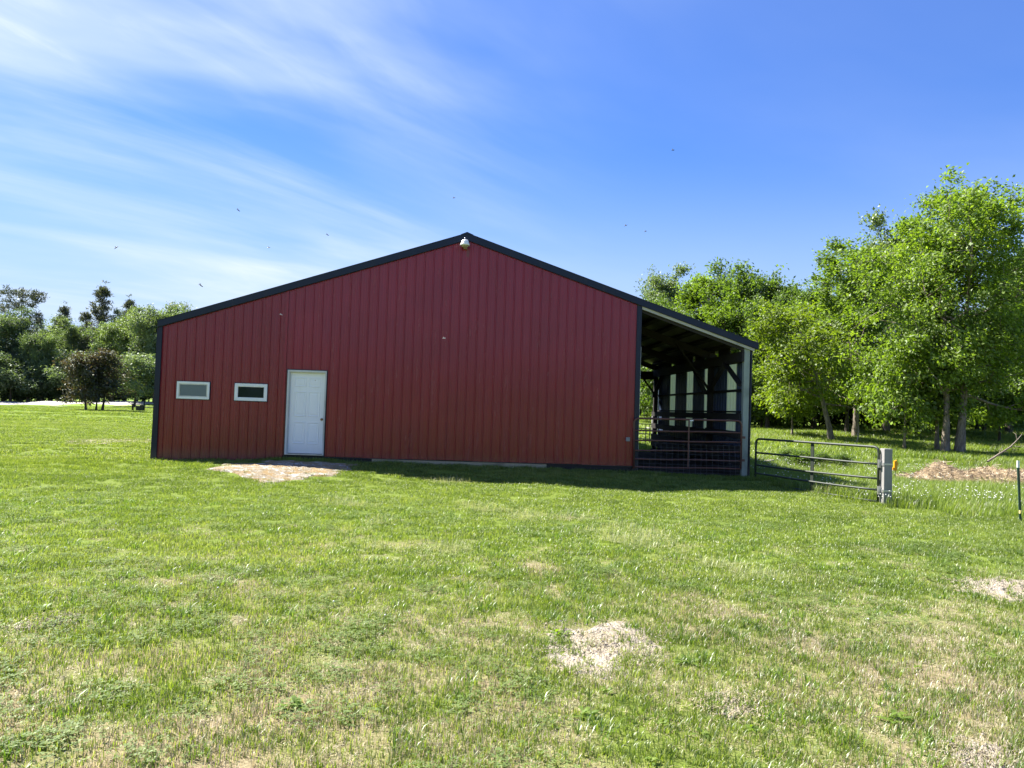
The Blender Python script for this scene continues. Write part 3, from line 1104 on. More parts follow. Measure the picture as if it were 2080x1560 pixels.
mb.tube([(kx, 0.014, kz), (kx, 0.004, kz), (kx, -0.012, kz), (kx, -0.024, kz)], [0.018, 0.029, 0.028, 0.012], 14)
mb.build('door_knob', M_BRASS, door, smooth=True)
mb = MB()
mb.tube([(kx - 0.2, 0.047, LZ0 + 1.83), (kx - 0.2, 0.040, LZ0 + 1.83)], 0.011, 10)
mb.build('peephole', M_BRASS, door)

# windows ----------------------------------------------------------------------
for wi, (x0, mat_p, lab) in enumerate(((-7.036, M_SCREEN, 'small window covered by a grey insect screen'), (-5.625, M_PANE, 'small window with bare dark glass'))):
    x1, z1 = x0 + 0.797, 0.421 + 1.55
    z0 = z1 - 0.427
    mb = MB()
    fw = 0.052 if wi == 0 else 0.07
    y0, y1 = -0.045, 0.0
    mb.box(x0, x0 + fw, y0, y1, z0, z1)
    mb.box(x1 - fw, x1, y0, y1, z0, z1)
    mb.box(x0 + fw, x1 - fw, y0, y1, z0, z0 + fw)
    mb.box(x0 + fw, x1 - fw, y0, y1, z1 - fw, z1)
    win = mb.build('window', M_VINYL, barn, bevel=0.003)
    win['label'] = lab
    sw = 0.022 if wi == 0 else 0.012
    mb = MB()
    a0, a1, b0, b1 = x0 + fw, x1 - fw, z0 + fw, z1 - fw
    mb.box(a0, a0 + sw, -0.036, -0.004, b0, b1)
    mb.box(a1 - sw, a1, -0.036, -0.004, b0, b1)
    mb.box(a0 + sw, a1 - sw, -0.036, -0.004, b0, b0 + sw)
    mb.box(a0 + sw, a1 - sw, -0.036, -0.004, b1 - sw, b1)
    mb.build('sash', M_ALU if wi == 0 else M_VINYL, win)
    mb = MB()
    mb.box(a0 + sw, a1 - sw, -0.029 if wi == 0 else -0.027, -0.023, b0 + sw, b1 - sw)
    mb.build('screen' if wi == 0 else 'pane', mat_p, win)
    mb = MB()
    mb.box(x0 - 0.014, x1 + 0.014, -0.026, -0.001, z0 - 0.016, z1 + 0.016)
    mb.build('window_trim', M_NAVY, win)
# door trim, dark line round the frame
mb = MB()
mb.box(DX0 - 0.018, DX0 - 0.001, -0.028, 0.0, 0.15, DZ1 + 0.018)
mb.box(DX1 + 0.001, DX1 + 0.018, -0.028, 0.0, 0.2, DZ1 + 0.018)
mb.box(DX0 - 0.001, DX1 + 0.001, -0.028, 0.0, DZ1 + 0.001, DZ1 + 0.018)
mb.build('door_trim', M_NAVY, barn)
# small junction box by the right corner
mb = MB()
mb.box(4.20, 4.30, -0.075, -0.02, 0.84, 0.94)
mb.tube([(4.27, -0.08, 0.885), (4.27, -0.073, 0.885)], 0.018, 10)
mb.build('outlet_box', M_WIRE, barn, bevel=0.006)

# yard lamp under the ridge ------------------------------------------------------
lx, lz = -0.045, 5.62
lamp = empty('barn_lamp', (lx, -0.22, lz), 'white dome yard lamp fixed under the ridge of the red gable', 'lamp')
mb = MB()
mb.lathe([(0.118, 0.0), (0.122, 0.012), (0.112, 0.04), (0.098, 0.07), (0.092, 0.11), (0.07, 0.135), (0.02, 0.145)], (lx, -0.22, lz), 20)
mb.build('lamp_shade', M_VINYL, lamp, smooth=True)
mb = MB()
mb.lathe([(0.012, 0.14), (0.02, 0.15), (0.02, 0.19), (0.008, 0.2)], (lx - 0.005, -0.22, lz), 10)
mb.build('photocell', M_ALU, lamp, smooth=True)
mb = MB()
mb.lathe([(0.05, -0.05), (0.085, -0.035), (0.104, 0.0), (0.106, 0.004)], (lx, -0.22, lz), 20)
mb.build('lamp_lens', mat_simple('smoky_lamp_lens', (0.30, 0.27, 0.20), 0.25, var=0.15), lamp, smooth=True)
mb = MB()
mb.box(lx - 0.035, lx + 0.055, -0.15, -0.026, lz - 0.06, lz + 0.05)
mb.tube([(lx + 0.01, -0.12, lz + 0.06), (lx, -0.2, lz + 0.08)], 0.02, 8)
mb.build('mounting_bracket', M_ALU, lamp)

# ------------------------------------------------------------------ dirt floor of the lean-to
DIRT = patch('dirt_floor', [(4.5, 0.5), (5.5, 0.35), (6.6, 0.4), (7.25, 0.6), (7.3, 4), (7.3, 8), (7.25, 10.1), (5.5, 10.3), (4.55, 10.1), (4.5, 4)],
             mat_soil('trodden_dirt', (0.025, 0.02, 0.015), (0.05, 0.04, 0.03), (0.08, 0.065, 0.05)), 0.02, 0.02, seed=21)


# ------------------------------------------------------------------ gates
def arc_frame(p_bl, p_tl, p_tr, p_br, r=0.14, n=6):
    """gate outline from bottom left over the top to bottom right, rounded top corners"""
    p = [np.array(q, float) for q in (p_bl, p_tl, p_tr, p_br)]
    pts = [p[0]]
    for i in (1, 2):
        a = (p[i - 1] - p[i])
        a /= np.linalg.norm(a)
        b = (p[i + 1] - p[i])
        b /= np.linalg.norm(b)
        s, e = p[i] + a * r, p[i] + b * r
        for k in range(n + 1):
            t = k / n
            pts.append((1 - t) ** 2 * s + 2 * t * (1 - t) * p[i] + t ** 2 * e)
    pts.append(p[3])
    return pts


# rusty gate closing the lean-to
gy_ = -0.13
rg = empty('pipe_gate', (5.75, gy_, 0.2), 'rusty red pipe gate with wire mesh across the open lean-to', 'gate', 'pipe gates around the lean-to')
XL, XR = 4.40, 7.15
mb = MB()
mb.tube(arc_frame((XL, gy_, 0.16), (XL - 0.02, gy_, 1.43), (XR - 0.01, gy_, 1.45), (XR, gy_, 0.24)), 0.025, 10)
mb.build('frame', M_RUSTGATE, rg, smooth=True)
for za, zb in ((1.12, 1.15), (0.87, 0.90), (0.625, 0.655), (0.405, 0.435), (0.20, 0.235)):
    mb = MB()
    pts = [(XL + (XR - XL) * t, gy_, za + (zb - za) * t + 0.006 * math.sin(9 * t + za * 7)) for t in np.linspace(0, 1, 9)]
    mb.tube(pts, 0.0215, 8)
    mb.build('rail', M_RUSTGATE, rg, smooth=True)
mb = MB()
mb.box(5.765, 5.80, gy_ - 0.024, gy_ - 0.019, 0.2, 1.43)
mb.build('center_strap', M_RUSTGATE, rg)
mb = MB()
for i in range(19):
    x = 4.5 + i * 0.145
    k = 0.06 * (i / 18) ** 2
    z_hi = 0.82 if i > 2 else 0.45
    mb.tube([(x, gy_ - 0.026, z_hi), (x + k * 0.5, gy_ - 0.028 - 0.01 * (i % 3), 0.4), (x + k + 0.01 * math.sin(i * 2.1), gy_ - 0.03, 0.0)], 0.0019, 4)
for j, z in enumerate((0.02, 0.10, 0.18, 0.30, 0.43, 0.57, 0.72, 0.82)):
    mb.tube([(4.9 if z > 0.5 else 4.5, gy_ - 0.029, z + 0.004), (5.8, gy_ - 0.032, z - 0.01), (7.12, gy_ - 0.029, z - 0.01)], 0.0019, 4)
mb.build('wire_mesh', M_WIRE, rg)
mb = MB()
mb.box(5.80, 5.89, gy_ - 0.03, gy_ - 0.0235, 1.405, 1.435)
mb.build('gate_tag', M_VINYL, rg)
for z in (0.42, 1.0):
    mb = MB()
    mb.box(7.15, 7.24, gy_ - 0.02, gy_ + 0.02, z, z + 0.06)
    mb.build('hinge', M_RUSTGATE, rg)

# green gate that runs from the corner post to the grey wooden post
A = np.array((7.52, -0.15, 0.0))
B = np.array((8.90, -3.50, 0.0))
gg = empty('pipe_gate', (8.2, -1.8, -0.16), 'dark green five-bar pipe gate standing between two posts in the grass', 'gate', 'pipe gates around the lean-to')
zz = np.array((0, 0, 1.0))
mb = MB()
mb.tube(arc_frame(A + zz * -0.10, A + zz * 1.01, B + zz * 1.01, B + zz * -0.14, 0.13), 0.027, 10)
mb.build('frame', M_GREENGATE, gg, smooth=True)
for za, zb in ((0.66, 0.66), (0.35, 0.34), (0.13, 0.11), (-0.11, -0.13)):
    mb = MB()
    mb.tube([A * (1 - t) + B * t + zz * (za * (1 - t) + zb * t + 0.008 * math.sin(5 * t + 9 * za) - 0.012 * math.sin(PI * t)) for t in np.linspace(0, 1, 9)], 0.023, 8)
    mb.build('rail', M_GREENGATE, gg, smooth=True)
c_ = A * 0.5 + B * 0.5
mb = MB()
dv = (B - A) / np.linalg.norm(B - A)
nv = np.array((dv[1], -dv[0], 0))
mb.beam(c_ - nv * 0.025 + zz * -0.12, c_ - nv * 0.025 + zz * 1.0, 0.085, 0.02, up=tuple(nv))
mb.build('center_strap', M_GREENGATE, gg)

gp = empty('gate_post', (9.03, -3.56, T(9.03, -3.56)), 'weathered grey square wooden post at the end of the green gate', 'post')
mb = MB()
mb.box(8.94, 9.12, -3.65, -3.47, -0.5, 0.985)
mb.build('post_timber', M_WOOD_GREY, gp, bevel=0.012)
for z in (0.66, 0.10):
    mb = MB()
    mb.box(8.934, 9.126, -3.658, -3.652, z - 0.012, z + 0.02)
    mb.box(8.925, 8.938, -3.66, -3.46, z - 0.03, z + 0.035)
    mb.box(8.875, 8.93, -3.55, -3.50, z - 0.08, z + 0.09)
    mb.build('hinge_strap', M_ALU, gp)

# steel T post
tp = at(2075, 1045, 14.0)
tz = T(tp[0], tp[1])
t0 = empty('steel_post', (tp[0], tp[1], tz), 'thin green steel fence post with a white tip in tall grass', 'post')
top = at(2071, 936, 14.0)
mb = MB()
bx, by = tp[0], tp[1]
lean = np.array((top[0] - bx, 0, 0))
zt = top[2]
foot = np.array((bx, by, tz - 0.3))
tip = np.array((top[0], by, zt - 0.13))
mb.beam(foot, tip, 0.042, 0.008, up=(0, 1, 0))
mb.beam(foot + np.array((0, 0.02, 0)), tip + np.array((0, 0.02, 0)), 0.008, 0.036, up=(0, 1, 0))
for k in range(14):
    q = foot + (tip - foot) * (0.3 + 0.05 * k)
    mb.box(q[0] - 0.012, q[0] + 0.012, q[1] - 0.016, q[1] - 0.004, q[2], q[2] + 0.012)
mb.build('post_stem', M_TPOST, t0)
mb = MB()
tip2 = np.array((top[0], by, zt))
mb.beam(tip, tip2, 0.043, 0.009, up=(0, 1, 0))
mb.beam(tip + np.array((0, 0.02, 0)), tip2 + np.array((0, 0.02, 0)), 0.009, 0.037, up=(0, 1, 0))
mb.build('post_tip', M_VINYL, t0)
mb = MB()
q = foot + (tip - foot) * 0.36
mb.box(q[0] - 0.03, q[0] + 0.01, q[1] - 0.04, q[1] - 0.005, q[2] - 0.02, q[2] + 0.035)
mb.build('insulator', mat_simple('faded_yellow_plastic', (0.6, 0.5, 0.18), 0.4), t0)

# yellow insulator on its rod at the end of the straw heap
yp = at(1818, 947, 21.0)
yz = T(yp[0], yp[1])
yo = empty('insulator_stake', (yp[0], yp[1], yz), 'bright yellow plastic insulator on a thin rod beside the straw heap', 'stake')
mb = MB()
mb.tube([(yp[0] + 0.02, yp[1], yz - 0.2), (yp[0] + 0.01, yp[1], yp[2] + 0.12)], 0.007, 6)
mb.build('rod', M_TPOST, yo)
mb = MB()
mb.box(yp[0] - 0.035, yp[0] + 0.045, yp[1] - 0.03, yp[1] + 0.03, yp[2] - 0.12, yp[2] + 0.12)
mb.box(yp[0] - 0.075, yp[0] - 0.035, yp[1] - 0.028, yp[1] + 0.028, yp[2] - 0.10, yp[2] - 0.04)
mb.box(yp[0] + 0.045, yp[0] + 0.075, yp[1] - 0.028, yp[1] + 0.028, yp[2] + 0.02, yp[2] + 0.11)
mb.tube([(yp[0] - 0.03, yp[1], yp[2] + 0.12), (yp[0] + 0.04, yp[1], yp[2] + 0.155)], 0.025, 8)
mb.build('insulator', M_YELLOW, yo)

# ------------------------------------------------------------------ straw and dung heap, right edge
def make_heap():
    a = at(1828, 962, 21.5)
    b = at(2320, 985, 20.5)
    n1, n2 = 130, 44
    d = (b - a)[:2]
    Ln = np.linalg.norm(d)
    d /= Ln
    nrm = np.array((-d[1], d[0]))
    rg_ = np.random.default_rng(5)
    U, V_ = np.meshgrid(np.linspace(0, 1, n1), np.linspace(-1, 1, n2))
    width = 1.25 * np.clip(np.sin(np.clip(U * 1.06 + 0.02, 0, 1) * PI) ** 0.35, 0.05, 1)
    X = a[0] + d[0] * U * Ln + nrm[0] * (V_ * width + 0.9)
    Y = a[1] + d[1] * U * Ln + nrm[1] * (V_ * width + 0.9)
    env = np.clip(1 - np.abs(V_) ** 2.2, 0, 1)
    hp = 0.25 + 0.10 * np.exp(-((U - 0.24) / 0.06) ** 2) + 0.06 * np.exp(-((U - 0.50) / 0.08) ** 2) + 0.025 * np.sin(U * 31) + 0.025 * np.sin(U * 57 + V_ * 5)
    hp *= np.clip(U / 0.16, 0.12, 1)
    rough_ = 0.08 * np.sin(U * 43 + 3 * V_) * np.sin(V_ * 6 + U * 11) + 0.05 * np.sin(U * 120 + V_ * 9) * np.sin(V_ * 15 - U * 31) + rg_.normal(0, 0.028, U.shape)
    Z = terr(X, Y) - 0.06 + env * hp * 1.5 + rough_ * env
    vs = np.stack([X.ravel(), Y.ravel(), Z.ravel()], 1)
    ii_ = np.arange(n1 * n2).reshape(n2, n1)
    F = np.stack([ii_[:-1, :-1], ii_[:-1, 1:], ii_[1:, 1:], ii_[1:, :-1]], -1).reshape(-1, 4)
    c = vs.mean(0)
    root = empty('straw_heap', (c[0], c[1], T(c[0], c[1])), 'long low heap of old straw and dung lying in the meadow', 'heap')
    link_mesh('heap_mound', np_mesh('heap_mound', vs, F.ravel(), np.full(len(F), 4)), M_PILE, root, smooth=True)
    # loose stalks and clods on the mound
    k = 5200
    iu = rg_.integers(2, n1 - 2, k)
    iv = rg_.integers(3, n2 - 3, k)
    base = np.stack([X[iv, iu], Y[iv, iu], Z[iv, iu] + 0.012], 1) + rg_.normal(0, 0.03, (k, 3)) * (1, 1, 0.3)
    dr = rg_.normal(0, 1, (k, 3)) * (1, 1, 0.35)
    dr /= np.linalg.norm(dr, axis=1)[:, None]
    ln = rg_.uniform(0.06, 0.24, k)[:, None]
    wd = np.cross(dr, rg_.normal(0, 1, (k, 3)))
    wd /= np.linalg.norm(wd, axis=1)[:, None]
    wd *= rg_.uniform(0.004, 0.011, k)[:, None]
    v4 = np.stack([base - wd, base + wd, base + dr * ln + wd * 0.6, base + dr * ln - wd * 0.6], 1).reshape(-1, 3)
    o = link_mesh('straw', np_mesh('straw', v4, np.arange(4 * k), np.full(k, 4), {'tint': rg_.random(k), 'dry': rg_.random(k)}),
                  mat_leaf('loose_straw', (0.14, 0.095, 0.06), (0.34, 0.255, 0.17), (0.56, 0.47, 0.33), 0.2, 0.05, 0.2, trans_tint=(1, 1, 1)), root)
    tag(o, kind='stuff')


make_heap()


# ------------------------------------------------------------------ trees
def tubes_np(branches):
    """list of (points Nx3, radii N, sides) -> verts, faces"""
    V, F = [], []
    b = 0
    for pts, rad, n in branches:
        pts = np.asarray(pts, float)
        m = len(pts)
        d = np.gradient(pts, axis=0)
        d /= np.linalg.norm(d, axis=1)[:, None] + 1e-9
        ref = np.where(np.abs(d[:, 2:3]) > 0.9, np.array([[1.0, 0.2, 0]]), np.array([[0.1, 0.15, 1.0]]))
        s = np.cross(d, ref)
        s /= np.linalg.norm(s, axis=1)[:, None] + 1e-9
        t = np.cross(s, d)
        an = np.arange(n) * 2 * PI / n
        ring = pts[:, None, :] + np.asarray(rad)[:, None, None] * (s[:, None, :] * np.cos(an)[None, :, None] + t[:, None, :] * np.sin(an)[None, :, None])
        V.append(ring.reshape(-1, 3))
        i = np.arange(m - 1)[:, None] * n
        k = np.arange(n)[None, :]
        k2 = (k + 1) % n
        f = np.stack([i + k, i + k2, i + n + k2, i + n + k], -1).reshape(-1, 4) + b
        F.append(f)
        b += m * n
    return np.concatenate(V), np.concatenate(F)


def grow_tree(seed, H, R, base, r_trunk, n_limbs, leaves, leaf_len, lean=(0, 0), shape='round', wind=(0.7, 0, 0.05), twigs=5, spread=0.3, leaf_w=0.5,
              trunks=((0, 0),), cluster=14, limb_up=0.45, bias=(0, 0), kink=0.25, gam=0.55):
    """returns trunk arrays and leaf arrays, root at the origin. base = height of the lowest limbs"""
    g = np.random.default_rng(seed)
    wind = np.array(wind, float)
    br = []
    tips = []

    def curve(p, d, ln, n, up, wob):
        pts = [p]
        d = d / np.linalg.norm(d)
        for _ in range(n):
            d = d + np.array((0, 0, up / n)) + g.normal(0, wob, 3)
            d /= np.linalg.norm(d)
            pts.append(pts[-1] + d * ln / n)
        return np.array(pts)

    nt = len(trunks)
    for ti, (ox, oy) in enumerate(trunks):
        h = H * (1 - 0.14 * ti)
        m = 9
        t = np.linspace(0, 1, m)
        pts = np.stack([ox * (0.7 + 0.5 * t) * 1.0 + lean[0] * h * t ** 1.1 + np.cumsum(g.normal(0, 0.012 * h * kink, m)),
                        oy * (0.7 + 0.5 * t) + lean[1] * h * t ** 1.1 + np.cumsum(g.normal(0, 0.012 * h * kink, m)), h * 0.93 * t], 1)
        pts[0] = (ox * 0.68, oy * 0.68, -0.3)
        rad = r_trunk * (1 - 0.12 * ti) * (1 - 0.93 * t ** 0.8)
        rad[0] *= 1.35
        rad = np.maximum(rad, 0.018)
        br.append((pts, rad, 9))
        nl = n_limbs // nt
        for i in range(nl):
            u = base / H + (0.97 - base / H) * ((i + g.random() * 0.7) / nl) ** 0.9
            zc = u * h * 0.93
            p = np.array([np.interp(u, t, pts[:, j]) for j in range(3)])
            az = i * 2.399 + g.normal(0, 0.35) + ti * 1.1
            rel = (u - base / H) / max(1e-3, 1 - base / H)
            if shape == 'round':
                env = math.sqrt(max(0.05, 1 - (2 * rel * 0.93 - 0.72) ** 2 / 1.55)) * (1.0 if rel < 0.6 else 1.0)
            elif shape == 'column':
                env = (0.62 + 0.38 * math.sin(min(1, rel * 1.1) * PI)) * (1 - 0.35 * rel)
            elif shape == 'cone':
                env = 1.0 - 0.8 * rel
            else:
                env = 0.35 + 0.9 * rel
            ln = R * env * g.uniform(0.55, 1.22)
            d = np.array((math.cos(az) + bias[0], math.sin(az) + bias[1], limb_up * (0.35 + 1.3 * rel) + g.normal(0, 0.12)))
            lp = curve(p, d, ln, 6, 0.35 * limb_up, 0.10)
            r0_ = max(0.02, np.interp(u, t, rad) * 0.55)
            br.append((lp, np.linspace(r0_, 0.012, len(lp)), 5))
            nsub = 5 + int(ln > 2) * 2
            for s in range(nsub):
                f = 0.3 + 0.7 * (s + g.random()) / nsub
                q = np.array([np.interp(f, np.linspace(0, 1, len(lp)), lp[:, j]) for j in range(3)])
                dl = lp[-1] - lp[0]
                dl /= np.linalg.norm(dl)
                side = g.normal(0, 1, 3)
                dd = dl * 0.6 + side * 0.75 + np.array((0, 0, 0.25))
                sp_ = curve(q, dd, ln * g.uniform(0.25, 0.48), 3, 0.2, 0.14)
                br.append((sp_, np.linspace(r0_ * 0.4 + 0.005, 0.006, len(sp_)), 3))
                for k in range(twigs):
                    v = 0.25 + 0.75 * g.random()
                    q2 = np.array([np.interp(v, np.linspace(0, 1, len(sp_)), sp_[:, j]) for j in range(3)])
                    tips.append(q2 + g.normal(0, spread * 0.8, 3))
                tips.append(sp_[-1])
            tips.append(lp[-1])
        tips.append(pts[-1])
        tips.append(pts[-1] + g.normal(0, 0.2, 3))
    tips = np.array(tips)
    tv, tf = tubes_np(br)
    n = leaves
    # uneven clumps: some twigs carry many leaves, some none
    wgt = g.gamma(gam, 1.0, len(tips))
    idx = g.choice(len(tips), n, p=wgt / wgt.sum())
    cen = tips[idx] + g.normal(0, spread, (n, 3)) * (1, 1, 0.72)
    mid = tips.mean(0)
    outw = cen - mid
    outw /= np.linalg.norm(outw, axis=1)[:, None] + 1e-6
    d = outw * 0.45 + g.normal(0, 0.55, (n, 3)) + wind * g.uniform(0.3, 1.2, n)[:, None] + np.array((0, 0, -0.22))
    d /= np.linalg.norm(d, axis=1)[:, None]
    nn_ = g.normal(0, 0.75, (n, 3)) + np.array((0, 0, 0.85)) + outw * 0.2
    s = np.cross(d, nn_)
    s /= np.linalg.norm(s, axis=1)[:, None] + 1e-6
    up_ = np.cross(s, d)
    ln = leaf_len * g.uniform(0.6, 1.25, n)[:, None]
    w = ln * leaf_w * g.uniform(0.7, 1.1, n)[:, None] * 0.5
    fold = up_ * w * 0.35
    a = cen
    b = cen + d * ln * 0.45 + s * w + fold
    c = cen + d * ln - up_ * ln * 0.12
    e = cen + d * ln * 0.45 - s * w + fold
    lv = np.stack([a, b, c, e], 1).reshape(-1, 3)
    clump_t = g.random(len(tips))[idx]
    tint = np.clip(0.5 * g.random(n) + 0.5 * clump_t, 0, 1)
    return tv, tf, lv, tint


def tree_meshes(tag_, **kw):
    tv, tf, lv, tint = grow_tree(**kw)
    tm = np_mesh('trunk', tv, tf.ravel(), np.full(len(tf), 4))
    tm.polygons.foreach_set('use_smooth', np.ones(len(tf), bool))
    n = len(lv) // 4
    cm = np_mesh('crown', lv, np.arange(4 * n), np.full(n, 4), {'tint': tint})
    return tm, cm


def mat_bark(name, a, b, c):
    m, nt, o = new_mat(name)
    n = noise(nt, 1.0, 6, 0.7, world_pos(nt, (14, 14, 3)))
    n2 = noise(nt, 2.5, 3, 0.5, world_pos(nt))
    col = ramp(nt, n, [(0.3, a), (0.5, b), (0.72, c)])
    col = mixrgb(nt, map_range(nt, n2, 0.5, 0.75, 0, 0.5), col, a)
    principled(nt, o, col, 0.9, 0.2, bump=n, bump_d=0.04, bump_s=0.8)
    return m


BARK = mat_bark('grey_brown_bark', (0.07, 0.055, 0.04), (0.20, 0.165, 0.13), (0.34, 0.30, 0.25))
BARK_D = mat_bark('dark_bark', (0.03, 0.025, 0.022), (0.08, 0.065, 0.055), (0.15, 0.12, 0.10))
LEAF = {
    'fresh': mat_leaf('fresh_green_leaves', (0.065, 0.110, 0.012), (0.130, 0.200, 0.024), (0.215, 0.290, 0.060)),
    'yellow': mat_leaf('yellow_green_leaves', (0.080, 0.115, 0.010), (0.150, 0.210, 0.018), (0.230, 0.295, 0.050)),
    'mid': mat_leaf('mid_green_leaves', (0.045, 0.080, 0.016), (0.090, 0.145, 0.028), (0.150, 0.215, 0.060)),
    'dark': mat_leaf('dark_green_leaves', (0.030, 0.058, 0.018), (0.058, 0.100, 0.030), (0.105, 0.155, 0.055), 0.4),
    'pale': mat_leaf('pale_green_leaves', (0.070, 0.105, 0.042), (0.130, 0.180, 0.075), (0.215, 0.265, 0.140), 0.42, 0.06),
    'hazed_mid': mat_leaf('hazed_green_leaves', (0.080, 0.115, 0.066), (0.130, 0.175, 0.098), (0.205, 0.250, 0.155), 0.42, 0.05),  # distance haze is put into the colour: paler and bluer than near leaves
    'hazed_dark': mat_leaf('hazed_dark_leaves', (0.055, 0.085, 0.052), (0.092, 0.130, 0.076), (0.150, 0.190, 0.118), 0.4, 0.05),  # same haze mixed into the darker green
    'needle': mat_leaf('pine_needles', (0.050, 0.060, 0.046), (0.080, 0.090, 0.066), (0.130, 0.120, 0.095), 0.2, 0.05),
    'red': mat_leaf('bronze_red_leaves', (0.026, 0.042, 0.018), (0.055, 0.058, 0.030), (0.170, 0.110, 0.080), 0.42, 0.05, trans_tint=(1.4, 1.1, 0.6)),
}
KINDS = {
    'big': tree_meshes('big', seed=11, H=12.0, R=3.9, base=2.6, r_trunk=0.205, n_limbs=50, leaves=56000, leaf_len=0.175, lean=(0.02, 0.0), shape='round',
                       trunks=((0.30, 0), (-0.50, 0.25)), twigs=7, spread=0.24, limb_up=0.42, leaf_w=0.58),
    'leaning': tree_meshes('leaning', seed=12, H=6.6, R=2.5, base=1.9, r_trunk=0.15, n_limbs=26, leaves=10500, leaf_len=0.18, lean=(-0.30, 0.0), shape='round',
                           bias=(-0.3, 0), twigs=6, spread=0.22, limb_up=0.15, leaf_w=0.58),
    'mid_a': tree_meshes('mid_a', seed=13, H=12.0, R=3.0, base=2.4, r_trunk=0.20, n_limbs=36, leaves=24000, leaf_len=0.215, shape='round', twigs=6, spread=0.26, leaf_w=0.58),
    'mid_b': tree_meshes('mid_b', seed=14, H=12.0, R=2.5, base=2.0, r_trunk=0.18, n_limbs=36, leaves=21000, leaf_len=0.215, shape='column', twigs=6, spread=0.26, leaf_w=0.58),
    'mid_c': tree_meshes('mid_c', seed=15, H=10.0, R=3.6, base=1.2, r_trunk=0.20, n_limbs=36, leaves=24000, leaf_len=0.25, shape='round', twigs=6, spread=0.30, leaf_w=0.58),
    'airy': tree_meshes('airy', seed=16, H=12.0, R=2.2, base=3.5, r_trunk=0.15, n_limbs=26, leaves=6500, leaf_len=0.25, shape='column', twigs=5, spread=0.26, leaf_w=0.55),
    'shrub': tree_meshes('shrub', seed=17, H=5.6, R=2.7, base=0.9, r_trunk=0.13, n_limbs=34, leaves=14000, leaf_len=0.27, shape='round', trunks=((0.9, 0), (-1.1, 0.1), (0.1, 0.4)), twigs=5, spread=0.3, limb_up=0.7),
    'bush': tree_meshes('bush', seed=18, H=2.6, R=1.9, base=0.25, r_trunk=0.06, n_limbs=22, leaves=6500, leaf_len=0.21, shape='round', twigs=5, spread=0.22, limb_up=0.6, leaf_w=0.55),
    'pine': tree_meshes('pine', seed=19, H=15.0, R=2.0, base=5.5, r_trunk=0.2, n_limbs=26, leaves=4200, leaf_len=0.46, leaf_w=0.2, shape='cone', twigs=2, spread=0.17, limb_up=0.12, wind=(0.1, 0, 0.6), gam=1.2),
    'pine_flat': tree_meshes('pine_flat', seed=29, H=15.0, R=2.5, base=8.5, r_trunk=0.2, n_limbs=17, leaves=3800, leaf_len=0.46, leaf_w=0.2, shape='round', twigs=2, spread=0.17, limb_up=0.18, wind=(0.1, 0, 0.6), gam=1.2, kink=0.5),
    'low': tree_meshes('low', seed=20, H=5.0, R=2.4, base=1.5, r_trunk=0.09, n_limbs=30, leaves=11000, leaf_len=0.22, shape='round', twigs=6, spread=0.25, limb_up=0.3, leaf_w=0.58),
}
_made = {}


def put_tree(kind, leaf, bark, pos, height, rz, label, group, name='tree', wide=1.0):
    H0 = {'big': 12.0, 'leaning': 6.6, 'mid_a': 12.0, 'mid_b': 12.0, 'mid_c': 10.0, 'airy': 12.0, 'shrub': 5.6, 'bush': 2.6, 'pine': 15.0, 'pine_flat': 15.0, 'low': 5.0}[kind]
    s = height / H0
    tm, cm = KINDS[kind]
    key = (kind, leaf)
    x, y = pos[0], pos[1]
    root = empty(name, (x, y, T(x, y)), label, 'bush' if name == 'bush' else 'tree', group, rz)
    root.scale = (s * wide, s * wide, s)
    if key not in _made:
        a = tm.copy()
        a.materials.append(bark)
        b = cm.copy()
        b.materials.append(LEAF[leaf])
        ta = bpy.data.objects.new('trunk', a)
        tb = bpy.data.objects.new('crown', b)
        _made[key] = (ta, tb)
    else:
        ta, tb = (q.copy() for q in _made[key])
    for q in (ta, tb):
        COL.objects.link(q)
        q.parent = root
    return root


WOOD = 'trees at the edge of the wood on the right'
FARW = 'trees beyond the gravel road'


def gp_(px, d):
    v = at(px, 850, d)
    return v[0], v[1]


